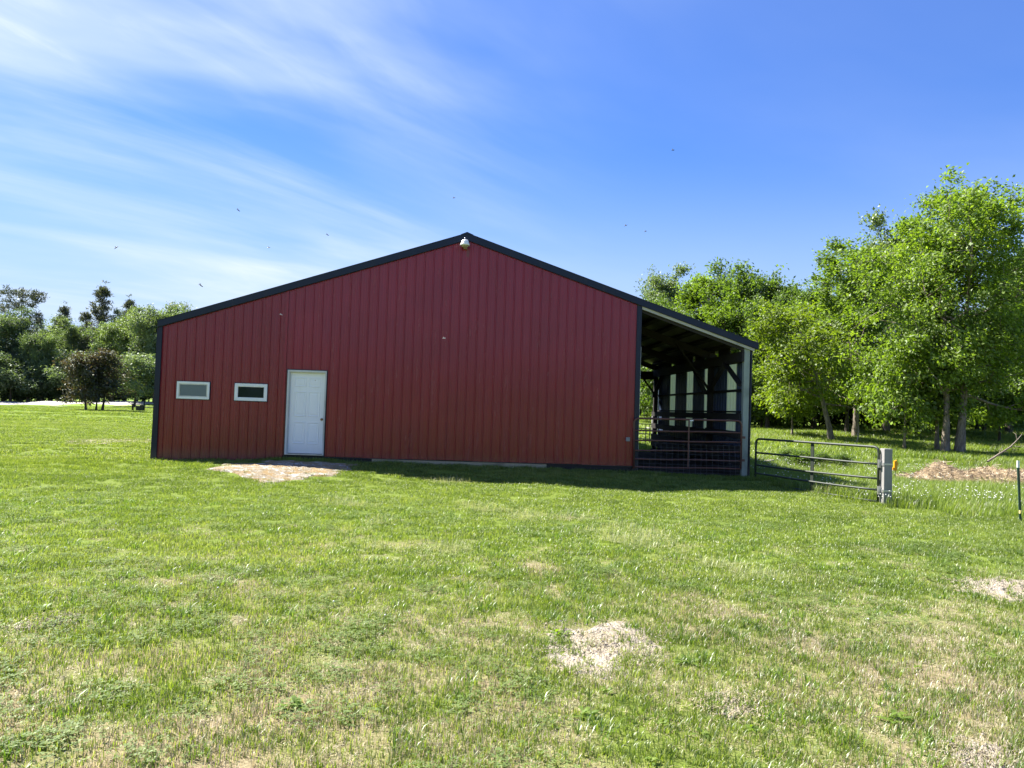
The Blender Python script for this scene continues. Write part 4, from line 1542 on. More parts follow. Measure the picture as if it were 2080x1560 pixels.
put_tree('big', 'fresh', BARK, gp_(1940, 32), 11.3, 0.0, 'tallest bright green tree with forked trunk behind the straw heap', WOOD)
put_tree('leaning', 'yellow', BARK, gp_(1692, 38), 6.9, 0.0, 'yellow-green tree on a leaning trunk between gate and wood', WOOD)
put_tree('mid_b', 'fresh', BARK, gp_(1905, 33.5), 7.6, 1.0, 'slim tree with pale crooked trunk left of the forked trunk', WOOD, wide=0.9)
R_SPEC = [
    ('mid_a', 'fresh', 1738, 42, 10.7, 2.2, 'tall fresh green tree left of the tallest tree', 1.0),
    ('mid_a', 'pale', 1800, 46, 12.4, 4.0, 'pale tall tree filling the gap beside the tallest tree', 0.9),
    ('mid_b', 'mid', 1600, 58, 11.6, 0.6, 'mid-green narrow tree behind the leaning tree', 1.1),
    ('airy', 'pale', 1565, 62, 12.0, 1.6, 'thin airy tree showing sky through its crown behind the lean-to', 1.0),
    ('mid_c', 'mid', 1500, 60, 11.9, 2.9, 'rounded green tree rising highest above the lean-to roof', 0.85),
    ('mid_b', 'fresh', 1412, 60, 11.9, 5.1, 'bright green tree above the middle of the lean-to roof', 1.15),
    ('mid_a', 'pale', 1338, 64, 12.2, 0.2, 'pale bushy tree at the junction of red wall and lean-to roof', 0.95),
    ('mid_c', 'fresh', 1470, 50, 8.4, 3.3, 'fresh green tree just behind the lean-to eave', 0.8),
    ('mid_c', 'mid', 1560, 48, 8.0, 1.2, 'rounded mid-green tree just right of the lean-to eave', 0.85),
    ('mid_a', 'mid', 1655, 50, 9.6, 0.9, 'mid-green tree behind the crown of the leaning tree', 0.95),
    ('mid_a', 'dark', 2050, 46, 11.0, 5.5, 'dark tree right of the tallest tree at the picture edge', 1.0),
    ('mid_b', 'mid', 2105, 38, 10.5, 2.0, 'mid-green tree partly cut by the right picture edge', 1.1),
    ('mid_c', 'dark', 1860, 52, 9.5, 0.4, 'dark tree between the crooked trunk and the gate', 1.0),
    ('mid_c', 'dark', 1985, 55, 9.0, 4.4, 'dark tree straight behind the forked trunk', 1.0),
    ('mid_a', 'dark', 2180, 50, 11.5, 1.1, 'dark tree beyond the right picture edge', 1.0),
    ('mid_c', 'dark', 1700, 58, 9.0, 2.6, 'dark tree behind the leaning trunk', 1.0),
    ('low', 'fresh', 1838, 33, 4.6, 0.3, 'low bright bushy tree hanging over the grey post', 0.85),
    ('low', 'yellow', 1610, 41, 4.4, 2.3, 'low yellow-green tree with drooping bare branches right of the lean-to', 0.85),
    ('low', 'mid', 2030, 41, 4.6, 5.0, 'low mid-green tree right of the forked trunk', 0.9),
    ('mid_b', 'mid', 1720, 44, 9.5, 3.0, 'straight slim tree just right of the leaning trunk', 0.8),
    ('mid_a', 'mid', 1250, 75, 11.5, 3.3, 'mid-green tree hidden low behind the barn roof', 1.0),
    ('low', 'mid', 1650, 52, 4.2, 0.8, 'low green tree filling the wood left of the slim straight trunk', 1.5),
    ('low', 'mid', 1775, 50, 4.0, 3.9, 'low green tree filling the wood above the green gate end', 1.6),
    ('low', 'fresh', 1875, 47, 3.8, 5.2, 'low bright tree filling the wood left of the forked trunk', 1.6),
    ('low', 'mid', 2000, 50, 4.0, 1.6, 'low green tree filling the wood right behind the forked trunk', 1.6),
    ('mid_c', 'mid', 1345, 52, 8.0, 1.9, 'mid-green tree seen through the open lean-to', 0.9),
    ('mid_c', 'dark', 1300, 56, 8.0, 0.7, 'dark tree seen through the open back of the lean-to', 0.9),
]
for k, lf, px, d, h, rz, lab, wd in R_SPEC:
    put_tree(k, lf, BARK if lf in ('fresh', 'yellow', 'pale') else BARK_D, gp_(px, d), h, rz, lab, WOOD, wide=wd)
# undergrowth along the foot of the wood
BUSHES = [(1548, 50, 2.4, 'green bush hard against the right side of the lean-to'), (1585, 54, 2.0, 'green bush left of the drooping low tree'), (1632, 54, 2.2, 'green bush left of the leaning trunk'),
          (1665, 56, 1.8, 'green bush behind the leaning trunk foot'), (1760, 54, 2.4, 'green bush right of the dead sapling'), (1800, 52, 2.2, 'green bush above the grey gate post'),
          (1840, 55, 2.4, 'green bush left of the crooked trunk'), (1888, 56, 2.2, 'green bush between crooked and forked trunks'), (1990, 58, 2.4, 'green bush right of the forked trunk'),
          (2040, 60, 2.0, 'green bush below the sandy bank'), (1725, 58, 2.2, 'green bush behind the slim straight trunk'), (1520, 56, 2.6, 'green bush behind the side wall of the lean-to'),
          (1290, 62, 2.2, 'green bush seen through the left of the lean-to opening'), (1335, 66, 2.4, 'green bush seen through the back gate')]
for i, (px, d, h, lab) in enumerate(BUSHES):
    put_tree('bush', 'mid', BARK_D, gp_(px, d), h * 1.4, i * 1.7, lab, 'green bushes at the foot of the wood', name='bush', wide=1.25)
# low weeds in the meadow behind the green gate
for i, (px, d, h, lab) in enumerate(((1600, 26, 0.42, 'leafy weed clump left of the gate strap'), (1635, 25, 0.5, 'leafy weed clump behind the middle of the green gate'),
                                     (1672, 26, 0.42, 'leafy weed clump right of the gate strap'), (1708, 26, 0.4, 'leafy weed clump right of centre behind the green gate'))):
    put_tree('bush', 'mid', BARK_D, gp_(px, d), h, i * 2.1, lab, 'leafy weeds behind the green gate', name='bush', wide=1.6)

# left: shrub on the lawn and the wood beyond the road
put_tree('shrub', 'red', BARK_D, gp_(192, 62), 4.3, 0.4, 'bronze-red shrub of several stems on the lawn before the road', 'lawn shrubs', wide=1.08)
for i, (px, h, lab) in enumerate(((-10, 2.6, 'dark roadside bush at the left picture edge'), (28, 2.2, 'dark roadside bush under the far left pine'), (62, 2.8, 'dark roadside bush left of the light green tree'), (95, 2.3, 'dark roadside bush at the left end of the bronze shrub'),
                               (128, 2.7, 'dark roadside bush behind the left part of the bronze shrub'), (160, 2.2, 'dark roadside bush behind the middle of the bronze shrub'), (222, 2.8, 'dark roadside bush behind the right part of the bronze shrub'),
                               (252, 2.4, 'dark roadside bush above the wooden stub'), (300, 2.6, 'dark roadside bush beside the barn corner'))):
    put_tree('bush', 'hazed_dark', BARK_D, gp_(px, 97.5), h, i * 1.3, lab, 'dark bushes along the far side of the road', name='bush', wide=1.5)
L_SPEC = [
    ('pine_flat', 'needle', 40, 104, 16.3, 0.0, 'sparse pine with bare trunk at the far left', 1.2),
    ('mid_c', 'hazed_dark', 5, 98, 11.0, 0.5, 'dark leafy tree at the left picture edge', 1.0),
    ('mid_c', 'hazed_mid', -60, 99, 11.5, 2.0, 'dark leafy tree beyond the left picture edge', 1.0),
    ('mid_b', 'hazed_dark', 55, 97, 9.0, 3.5, 'dark rounded tree under the far left pine', 1.4),
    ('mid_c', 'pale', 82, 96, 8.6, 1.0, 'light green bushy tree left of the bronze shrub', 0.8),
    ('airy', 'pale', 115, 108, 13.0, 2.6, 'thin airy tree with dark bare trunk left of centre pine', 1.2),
    ('mid_a', 'hazed_mid', 142, 106, 11.0, 4.4, 'loose mid-green tree behind the bronze shrub', 0.95),
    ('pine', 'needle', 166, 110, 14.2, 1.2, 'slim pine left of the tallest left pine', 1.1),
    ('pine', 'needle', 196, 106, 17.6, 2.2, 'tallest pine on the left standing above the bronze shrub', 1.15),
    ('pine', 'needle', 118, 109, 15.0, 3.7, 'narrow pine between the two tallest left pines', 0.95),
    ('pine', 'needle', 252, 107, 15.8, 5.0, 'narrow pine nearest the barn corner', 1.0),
    ('mid_a', 'hazed_dark', 248, 106, 12.4, 3.2, 'dark tall tree right of the tallest left pine', 0.85),
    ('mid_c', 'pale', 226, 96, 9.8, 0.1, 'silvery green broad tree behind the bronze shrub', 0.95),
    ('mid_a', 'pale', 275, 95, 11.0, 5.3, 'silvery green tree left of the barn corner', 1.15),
    ('mid_c', 'hazed_mid', 312, 93, 11.2, 1.4, 'green tree touching the left barn corner', 0.9),
    ('mid_c', 'hazed_mid', 362, 95, 11.5, 2.4, 'green tree hidden behind the left barn corner', 1.0),
    ('mid_a', 'hazed_dark', 420, 100, 11.5, 0.9, 'dark tree hidden behind the barn wing', 1.0),
    ('low', 'hazed_mid', 272, 86, 5.4, 0.9, 'low green tree over the box by the road', 1.3),
    ('low', 'hazed_dark', 20, 95, 5.4, 3.0, 'low dark tree along the road at the far left', 1.5),
    ('low', 'hazed_dark', 75, 96, 4.6, 1.5, 'low dark tree along the road left of the shrub', 1.4),
    ('low', 'hazed_dark', 130, 97, 4.8, 4.5, 'low dark tree along the road behind the shrub', 1.5),
    ('low', 'hazed_mid', 165, 96, 5.6, 2.0, 'low green tree along the road right behind the shrub', 1.4),
    ('low', 'hazed_dark', 250, 98, 5.4, 0.4, 'low dark tree along the road by the box', 1.5),
    ('low', 'hazed_dark', -40, 96, 5.0, 5.0, 'low dark tree along the road beyond the picture edge', 1.5),
    ('mid_b', 'hazed_dark', -20, 112, 11.5, 4.0, 'dark tall tree behind the left edge trees', 1.3),
    ('mid_c', 'hazed_dark', 100, 118, 11.0, 4.9, 'dark tree deep in the left wood', 1.2),
    ('mid_c', 'hazed_dark', 190, 120, 10.5, 3.9, 'dark tree deep in the wood behind the tallest left pine', 1.2),
    ('mid_c', 'hazed_dark', 290, 118, 11.5, 2.9, 'dark tree deep in the wood by the barn corner', 1.2),
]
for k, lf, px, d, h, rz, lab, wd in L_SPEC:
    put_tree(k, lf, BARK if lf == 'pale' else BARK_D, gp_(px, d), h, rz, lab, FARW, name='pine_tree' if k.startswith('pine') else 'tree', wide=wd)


def bare_tree(name, pos, h, label, cat, seed, lean=(0.0, 0.0)):
    g = np.random.default_rng(seed)
    br = []
    p0 = np.array((pos[0], pos[1], pos[2] - 0.1))
    t = np.linspace(0, 1, 7)
    main = p0 + np.stack([lean[0] * h * t + np.cumsum(g.normal(0, 0.02 * h, 7)), lean[1] * h * t, h * t + 0.0], 1)
    br.append((main, np.linspace(0.05 * h / 2, 0.008, 7), 6))
    for i in range(7):
        u = 0.3 + 0.6 * i / 7
        p = np.array([np.interp(u, t, main[:, j]) for j in range(3)])
        a = g.uniform(0, 2 * PI)
        d = np.array((math.cos(a) * 0.5, math.sin(a) * 0.3, 0.8))
        q = [p]
        for k in range(4):
            d = d + g.normal(0, 0.15, 3) + np.array((0, 0, 0.08))
            q.append(q[-1] + d / np.linalg.norm(d) * h * 0.11 * g.uniform(0.7, 1.1))
        br.append((np.array(q), np.linspace(0.014 * h / 2, 0.005, 5), 4))
    v, f = tubes_np(br)
    o = link_mesh(name, np_mesh(name, v, f.ravel(), np.full(len(f), 4)), mat_bark(name + '_wood', (0.12, 0.10, 0.08), (0.28, 0.24, 0.19), (0.42, 0.38, 0.32)), smooth=True)
    return tag(o, label, cat)


q = at(1742, 895, 36)
bare_tree('dead_sapling', (q[0], q[1], T(q[0], q[1])), 1.75, 'small dead sapling with bare forked twigs in the meadow', 'sapling', 4)
# fallen branch lying on the heap
g_ = np.random.default_rng(9)
b0 = at(2006, 934, 22.5)
br = []
pts = [b0 + np.array((0, 0, -0.05)), at(2030, 922, 22.6), at(2052, 908, 22.8), at(2066, 894, 23.0), at(2076, 882, 23.2)]
br.append((np.array(pts), np.array([0.03, 0.026, 0.02, 0.014, 0.006]), 6))
for a, b in ((1, (2036, 905)), (2, (2066, 915)), (2, (2080, 905)), (3, (2058, 878)), (1, (2048, 918))):
    p = pts[a]
    e = at(b[0], b[1], 22.6 + 0.2 * a)
    m_ = (p + e) / 2 + g_.normal(0, 0.04, 3)
    br.append((np.array([p, m_, e]), np.array([0.014, 0.01, 0.004]), 4))
v, f = tubes_np(br)
tag(link_mesh('fallen_branch', np_mesh('fallen_branch', v, f.ravel(), np.full(len(f), 4)), BARK, smooth=True), 'bare forked branch lying on top of the straw heap', 'branch')

# box and posts by the road
q = at(285, 831, 66)
zb_ = T(q[0], q[1])
ub = empty('utility_box', (q[0], q[1], zb_), 'small dark utility box standing by the road near the barn', 'utility box')
mb = MB()
mb.box(q[0] - 0.30, q[0] + 0.30, q[1] - 0.22, q[1] + 0.22, zb_ - 0.05, zb_ + 0.46)
mb.build('box_body', M_BLACK, ub, bevel=0.02)
mb = MB()
mb.box(q[0] + 0.06, q[0] + 0.33, q[1] - 0.25, q[1] + 0.25, zb_ + 0.46, zb_ + 0.54)
mb.build('box_lid', M_BLACK, ub, bevel=0.01)
for px, hh, ww, lab in ((269.5, 0.62, 0.13, 'thick brown wooden stub left of the utility box'), (293, 0.9, 0.075, 'thin dark post right of the utility box')):
    q = at(px, 831, 66)
    zb_ = T(q[0], q[1])
    mb = MB()
    mb.box(q[0] - ww / 2, q[0] + ww / 2, q[1] - ww / 2, q[1] + ww / 2, zb_ - 0.2, zb_ + hh)
    tag(mb.build('marker_post', M_WOOD_DARK, bevel=0.01), lab, 'post')

# gate and fence seen through the open back of the lean-to
q0, q1 = at(1285, 872, 33), at(1352, 876, 33)
zg = T((q0[0] + q1[0]) / 2, q0[1])
rgate = empty('pipe_gate', ((q0[0] + q1[0]) / 2, q0[1], zg), 'dark pipe gate seen through the open back of the lean-to', 'gate', 'pipe gates around the lean-to')
for z in (0.15, 0.38, 0.6, 0.82, 1.02):
    mb = MB()
    mb.tube([(q0[0], q0[1], zg + z), (q1[0], q1[1], zg + z - 0.02)], 0.022, 6)
    mb.build('rail', M_GREENGATE, rgate)
for t in (0.0, 0.4, 0.52, 1.0):
    p = q0 * (1 - t) + q1 * t
    mb = MB()
    mb.tube([(p[0], p[1], zg + 0.02), (p[0], p[1], zg + 1.03)], 0.022, 6)
    mb.build('stile', M_GREENGATE, rgate)
p = at(1327, 860, 36)
zb_ = T(p[0], p[1])
mb = MB()
mb.box(p[0] - 0.07, p[0] + 0.07, p[1] - 0.07, p[1] + 0.07, zb_ - 0.2, zb_ + 0.95)
tag(mb.build('fence_post', M_WOOD_GREY, bevel=0.01), 'pale wooden post seen through the open back of the lean-to', 'post')

# log lying in the meadow
a, b = at(1548, 904, 25), at(1572, 899, 25.2)
mb = MB()
za = T(a[0], a[1]) + 0.09
mb.tube([(a[0], a[1], za), ((a[0] + b[0]) / 2, (a[1] + b[1]) / 2, za + 0.04), (b[0], b[1], za + 0.07)], [0.05, 0.065, 0.055], 8)
tag(mb.build('log', mat_bark('bleached_log', (0.3, 0.26, 0.2), (0.45, 0.4, 0.32), (0.58, 0.52, 0.43)), smooth=True), 'bleached log lying in the grass behind the green gate', 'log')

# insects in the air between camera and barn
M_BUG = mat_simple('dark_insect', (0.02, 0.02, 0.025), 0.5)
M_WING = mat_simple('pale_wing', (0.35, 0.36, 0.40), 0.3)
bugs = [(1367, 305, 3.6, 'tiny midge alone in the deep blue sky high above the lean-to'), (484, 427, 3.4, 'tiny midge in the sky above the left slope of the roof'), (236, 503, 3.2, 'tiny midge in the sky above the left pines'),
        (665, 477, 3.8, 'tiny midge in the sky left of the ridge'), (922, 402, 4.2, 'tiny midge straight above the ridge'), (1271, 458, 3.8, 'tiny midge in the sky right of the ridge'),
        (546, 503, 4.0, 'tiny midge close above the middle of the left roof slope'), (408, 580, 2.8, 'tiny midge close above the left eave'), (345, 620, 3.3, 'tiny midge between the left eave and the trees'),
        (1311, 470, 4.2, 'tiny midge in the sky above the lean-to roof'), (902, 687, 3.6, 'pale tiny midge in front of the middle of the red wall'), (571, 639, 4.0, 'pale tiny midge in front of the wall above the door')]
for i, (px, py, d, lab) in enumerate(bugs):
    c = at(px, py, d)
    g_ = np.random.default_rng(100 + i)
    ax = Rt * math.cos(g_.normal(0, 0.35)) + Up * math.sin(g_.normal(0, 0.35))
    s = 0.0052
    ro = empty('insect', tuple(c), lab, 'insect', 'midges in the air')
    mb = MB()
    mb.tube([c - ax * s * 1.6, c - ax * s * 0.4, c + ax * s * 0.5, c + ax * s * 1.5], [s * 0.12, s * 0.3, s * 0.38, s * 0.2], 6)
    mb.build('insect_body', M_BUG if py < 630 else M_WING, ro)
    mb = MB()
    for sg in (-1, 1):
        w0 = c + ax * s * 0.3
        tip_ = c - ax * s * 0.6 + (Up * 0.9 + Fw * 0.5 * sg) * s * 1.3
        mb.add([w0, w0 - ax * s * 0.5 + Up * s * 0.1, tip_ - ax * s * 0.4, tip_ + ax * s * 0.3], [(0, 1, 2, 3)])
    mb.build('insect_wing', M_WING, ro)

# sandy cut bank on the far right
patch('sandy_bank', [at(a, b, dd)[:2] for a, b, dd in ((2040, 850, 66), (2075, 858, 64), (2140, 856, 64), (2160, 838, 70), (2100, 828, 72), (2055, 830, 71))], M_BANK, 0.05, 0.5, rough=0.1, seed=31)


# ------------------------------------------------------------------ grass: real blades, instanced in tufts
def blade_tile(name, seed, size, n, h0, h1, w, bend, mat, flat=0.0, clumpy=0.35, round_=False):
    g = np.random.default_rng(seed)
    k = max(4, n // 14)
    cc = g.uniform(-size / 2, size / 2, (k, 2))
    P = g.uniform(-size / 2, size / 2, (n, 2))
    sel = g.random(n) < clumpy
    P[sel] = cc[g.integers(0, k, sel.sum())] + g.normal(0, size * 0.035, (sel.sum(), 2))
    az = g.uniform(0, 2 * PI, n)
    h = g.uniform(h0, h1, n) * (0.65 + 0.35 * g.random(n))
    lie = g.random(n) < flat
    b = bend * g.uniform(0.2, 1.3, n)
    dirx, diry = np.cos(az), np.sin(az)
    sx, sy = -diry * w * g.uniform(0.6, 1.3, n) / 2, dirx * w * 1.0 / 2
    base = np.stack([P[:, 0], P[:, 1], np.full(n, -0.006)], 1)
    side = np.stack([sx, sy, np.zeros(n)], 1)
    d = np.stack([dirx, diry, np.zeros(n)], 1)
    upv = np.where(lie, 0.12, 1.0)[:, None] * np.array([[0, 0, 1.0]])
    out_ = np.where(lie, 1.0, b)[:, None]
    mid = base + upv * h[:, None] * 0.58 + d * h[:, None] * out_ * 0.32
    tip = base + upv * h[:, None] * np.where(lie, 1.0, 1.0 - 0.25 * np.clip(b, 0, 1.2))[:, None] + d * h[:, None] * out_ * 0.95
    mid[:, 2] = np.maximum(mid[:, 2], 0.004)
    tip[:, 2] = np.maximum(tip[:, 2], 0.004)
    v = np.stack([base - side, base + side, mid + side * 0.85, mid - side * 0.85, tip], 1).reshape(-1, 3)
    o = np.arange(n)[:, None] * 5
    faces = np.concatenate([o + np.array([[0, 1, 2, 3]]), o + np.array([[3, 2, 4]])], 1).ravel()
    sizes = np.tile([4, 3], n)
    tint = np.repeat(g.random(n), 2)
    dry = np.repeat(g.random(n), 2)
    me = np_mesh(name, v, faces, sizes, {'tint': tint, 'dry': dry})
    me.materials.append(mat)
    return bpy.data.objects.new(name, me)


def weed_tile(name, seed, n, r, lw, mat, upright=0.25):
    """flat rosette of broad leaves"""
    g = np.random.default_rng(seed)
    V, F, S, Tn = [], [], [], []
    for i in range(n):
        a = i * 2.4 + g.normal(0, 0.3)
        ln = r * g.uniform(0.55, 1.1)
        el = g.uniform(0.05, upright * 2)
        d = np.array((math.cos(a) * math.cos(el), math.sin(a) * math.cos(el), math.sin(el)))
        s = np.array((-math.sin(a), math.cos(a), 0.0))
        c = np.array((g.normal(0, r * 0.25), g.normal(0, r * 0.25), 0.005))
        b = len(V)
        for t, ww in ((0, 0.12), (0.35, 0.8), (0.7, 1.0), (0.92, 0.5)):
            p = c + d * ln * t + np.array((0, 0, -0.25 * ln * t * t))
            p[2] = max(p[2], 0.006)
            V += [p - s * lw * ww / 2 + np.array((0, 0, 0.006 * ww)), p + s * lw * ww / 2 + np.array((0, 0, 0.006 * ww))]
        V.append(c + d * ln + np.array((0, 0, -0.25 * ln)))
        V[-1][2] = max(V[-1][2], 0.005)
        for k in range(3):
            F += [b + 2 * k, b + 2 * k + 1, b + 2 * k + 3, b + 2 * k + 2]
            S.append(4)
        F += [b + 6, b + 7, b + 8]
        S.append(3)
        Tn += [g.random()] * 4
    me = np_mesh(name, np.array(V), np.array(F), np.array(S), {'tint': np.array(Tn), 'dry': np.ones(len(Tn))})
    me.materials.append(mat)
    return bpy.data.objects.new(name, me)


def clover_tile(name, seed, n, size, mat):
    g = np.random.default_rng(seed)
    c = np.stack([g.normal(0, size * 0.4, n), g.normal(0, size * 0.4, n), g.uniform(0.012, 0.045, n)], 1)
    V, F, Tn = [], [], []
    for i in range(n):
        a0 = g.uniform(0, 2 * PI)
        t = g.random()
        for k in range(3):
            a = a0 + k * 2.094
            d = np.array((math.cos(a), math.sin(a), g.uniform(-0.1, 0.3)))
            s = np.array((-math.sin(a), math.cos(a), 0))
            r = g.uniform(0.008, 0.013)
            b = len(V)
            V += [c[i], c[i] + d * r + s * r * 0.55, c[i] + d * r * 1.6, c[i] + d * r - s * r * 0.55]
            F += [b, b + 1, b + 2, b + 3]
            Tn.append(t)
    me = np_mesh(name, np.array(V), np.array(F), np.full(len(Tn), 4), {'tint': np.array(Tn), 'dry': np.ones(len(Tn))})
    me.materials.append(mat)
    return bpy.data.objects.new(name, me)


def flower_tile(name, seed, n, size, h, rad, mats):
    g = np.random.default_rng(seed)
    mb_ = MB()
    for i in range(n):
        x, y = g.normal(0, size * 0.4, 2)
        hh = h * g.uniform(0.6, 1.2)
        lx_, ly_ = g.normal(0, 0.03, 2)
        mb_.tube([(x, y, 0), (x + lx_, y + ly_, hh)], 0.0022, 3, cap=False, mi=1)
        r = rad * g.uniform(0.7, 1.2)
        mb_.lathe([(r * 0.5, -r * 0.5), (r, 0), (r * 0.6, r * 0.7)], (x + lx_, y + ly_, hh), 6)
    me = mb_.mesh(name)
    for m in mats:
        me.materials.append(m)
    return bpy.data.objects.new(name, me)


def scatter(name, tiles, pts, rot, scl, idx):
    """one object: tufts set on given points of the ground by geometry nodes"""
    coll = bpy.data.collections.new(name + '_tufts')
    for i, t in enumerate(tiles):
        t.name = '%s_tuft_%02d' % (name, i)
        coll.objects.link(t)
    me = bpy.data.meshes.new(name)
    me.vertices.add(len(pts))
    me.vertices.foreach_set('co', np.ascontiguousarray(pts, np.float32).ravel())
    for nm, ty, arr in (('rot', 'FLOAT_VECTOR', rot), ('scl', 'FLOAT_VECTOR', scl)):
        a = me.attributes.new(nm, ty, 'POINT')
        a.data.foreach_set('vector', np.ascontiguousarray(arr, np.float32).ravel())
    a = me.attributes.new('pick', 'INT', 'POINT')
    a.data.foreach_set('value', np.ascontiguousarray(idx, np.int32))
    o = bpy.data.objects.new(name, me)
    COL.objects.link(o)
    ng = bpy.data.node_groups.new(name, 'GeometryNodeTree')
    ng.interface.new_socket('Geometry', in_out='INPUT', socket_type='NodeSocketGeometry')
    ng.interface.new_socket('Geometry', in_out='OUTPUT', socket_type='NodeSocketGeometry')
    gi = ng.nodes.new('NodeGroupInput')
    go = ng.nodes.new('NodeGroupOutput')
    ci = ng.nodes.new('GeometryNodeCollectionInfo')
    ci.inputs['Collection'].default_value = coll
    ci.inputs['Separate Children'].default_value = True
    ci.inputs['Reset Children'].default_value = True
    iop = ng.nodes.new('GeometryNodeInstanceOnPoints')
    iop.inputs['Pick Instance'].default_value = True

    def named(nm, ty):
        n = ng.nodes.new('GeometryNodeInputNamedAttribute')
        n.data_type = ty
        n.inputs['Name'].default_value = nm
        return n.outputs['Attribute']
    e2r = ng.nodes.new('FunctionNodeEulerToRotation')
    ng.links.new(named('rot', 'FLOAT_VECTOR'), e2r.inputs[0])
    ng.links.new(gi.outputs[0], iop.inputs['Points'])
    ng.links.new(ci.outputs[0], iop.inputs['Instance'])
    ng.links.new(named('pick', 'INT'), iop.inputs['Instance Index'])
    ng.links.new(e2r.outputs[0], iop.inputs['Rotation'])
    ng.links.new(named('scl', 'FLOAT_VECTOR'), iop.inputs['Scale'])
    ng.links.new(iop.outputs[0], go.inputs[0])
    md = o.modifiers.new('tufts', 'NODES')
    md.node_group = ng
    tag(o, kind='stuff')
    return o


LAWN_GREENS = ((0.060, 0.105, 0.010), (0.140, 0.205, 0.022), (0.270, 0.315, 0.090))
STRAW = ((0.27, 0.23, 0.15), (0.52, 0.47, 0.35))
B_LAWN = mat_blade('lawn_blades', LAWN_GREENS, STRAW, 0.475, 0.77, 0.5, 0.04, lush=(-16.8, -8.0, 0.105))
B_STRAW = mat_blade('dead_thatch', ((0.30, 0.25, 0.14), (0.42, 0.36, 0.22), (0.5, 0.45, 0.3)), STRAW, 0.3, 0.6, 0.2, 0.04)
B_CLIP = mat_blade('mown_clippings', ((0.26, 0.30, 0.11), (0.36, 0.38, 0.19), (0.46, 0.45, 0.28)), STRAW, 0.5, 0.8, 0.3, 0.04)
B_MEADOW = mat_blade('meadow_blades', ((0.105, 0.160, 0.022), (0.170, 0.240, 0.040), (0.245, 0.305, 0.090)), ((0.28, 0.26, 0.13), (0.42, 0.40, 0.24)), 0.5, 0.9, 0.55, 0.04)
B_WEED = mat_leaf('weed_leaves', (0.110, 0.180, 0.016), (0.175, 0.260, 0.026), (0.240, 0.320, 0.055), 0.55, 0.04, 0.3)
B_CLOVER = mat_leaf('clover_leaves', (0.085, 0.135, 0.025), (0.145, 0.210, 0.045), (0.210, 0.270, 0.085), 0.45, 0.04, 0.3)
M_PETAL = mat_simple('white_clover_heads', (0.72, 0.72, 0.66), 0.6, var=0.1)
M_STALK = mat_simple('flower_stalk', (0.09, 0.14, 0.03), 0.6)

meadow_edge = [zpt(a, b, -0.2) for a, b in ((1800, 1034), (1880, 1036), (1965, 1050), (1950, 1120), (2000, 1150), (2090, 1165), (2300, 1190))]
ME = np.array(meadow_edge)


def in_meadow(x, y):
    """right of the mown edge, or behind the green gate"""
    # mown edge as y(x) for x beyond the grey post
    order = np.argsort(ME[:, 0])
    lim = np.interp(x, ME[order, 0], ME[order, 1])
    a = (x > 8.95) & (y > lim)
    gx_ = 7.5 + (y + 0.1) / (-3.4) * 1.4
    b = (x > np.where(y < -0.1, gx_ + 0.06, 7.5)) & (y > -3.5)
    return a | b


def in_barn(x, y):
    return ((x > -7.62) & (x < 4.5) & (y > -0.06) & (y < LONG + 0.1)) | ((x > 4.4) & (x < 7.46) & (y > -0.06) & (y < DEPTH + 0.1))


def view_depth(x, y):
    return (x - CAM[0]) * Fw[0] + (y - CAM[1]) * Fw[1]


def visible(x, y, margin):
    d = view_depth(x, y)
    s = (x - CAM[0]) * Rt[0] + (y - CAM[1]) * Rt[1]
    return (d > 1.6) & (np.abs(s) < 0.69 * d + margin)


def jitter_grid(x0, x1, y0, y1, step, rg):
    xs = np.arange(x0, x1, step)
    ys = np.arange(y0, y1, step)
    X, Y = np.meshgrid(xs, ys)
    X = X.ravel() + rg.uniform(-0.5, 0.5, X.size) * step
    Y = Y.ravel() + rg.uniform(-0.5, 0.5, Y.size) * step
    return X, Y


def vnoise(x, y, f, seed):
    """cheap smooth value noise 0..1"""
    g = np.random.default_rng(seed)
    tab = g.random((64, 64))
    u, v = x * f + 1000, y * f + 1000
    i, j = np.floor(u).astype(int), np.floor(v).astype(int)
    a, b = u - i, v - j
    a, b = a * a * (3 - 2 * a), b * b * (3 - 2 * b)
    t = lambda p, q: tab[p % 64, q % 64]
    return (t(i, j) * (1 - a) + t(i + 1, j) * a) * (1 - b) + (t(i, j + 1) * (1 - a) + t(i + 1, j + 1) * a) * b


def bare_mask(x, y):
    m = np.zeros(x.shape, bool)
    for p in BARE:
        m |= in_patch(p, x, y, 0.62 + 0.42 * vnoise(x, y, 4.1, 44))
    m |= in_patch(APRON, x, y, 0.97)
    return m


rg0 = np.random.default_rng(77)
tiles = []
for i in range(5):
    tiles.append(blade_tile('t', 200 + i, 0.30, 300, 0.025, 0.080, 0.0040, 0.75, B_LAWN, flat=0.18, clumpy=0.45))
for i in range(4):
    tiles.append(blade_tile('t', 210 + i, 0.46, 560, 0.030, 0.075, 0.0052, 0.75, B_LAWN, flat=0.10, clumpy=0.4))
for i in range(4):
    tiles.append(blade_tile('t', 220 + i, 1.05, 1100, 0.035, 0.085, 0.013, 0.8, B_LAWN, flat=0.05, clumpy=0.3))
for i in range(2):
    tiles.append(blade_tile('t', 230 + i, 2.1, 1300, 0.045, 0.10, 0.030, 0.8, B_LAWN, flat=0.05, clumpy=0.3))
PX_, PY_, SC_, ID_ = [], [], [], []


def add(x, y, s, k):
    PX_.append(x)
    PY_.append(y)
    SC_.append(s)
    ID_.append(k)


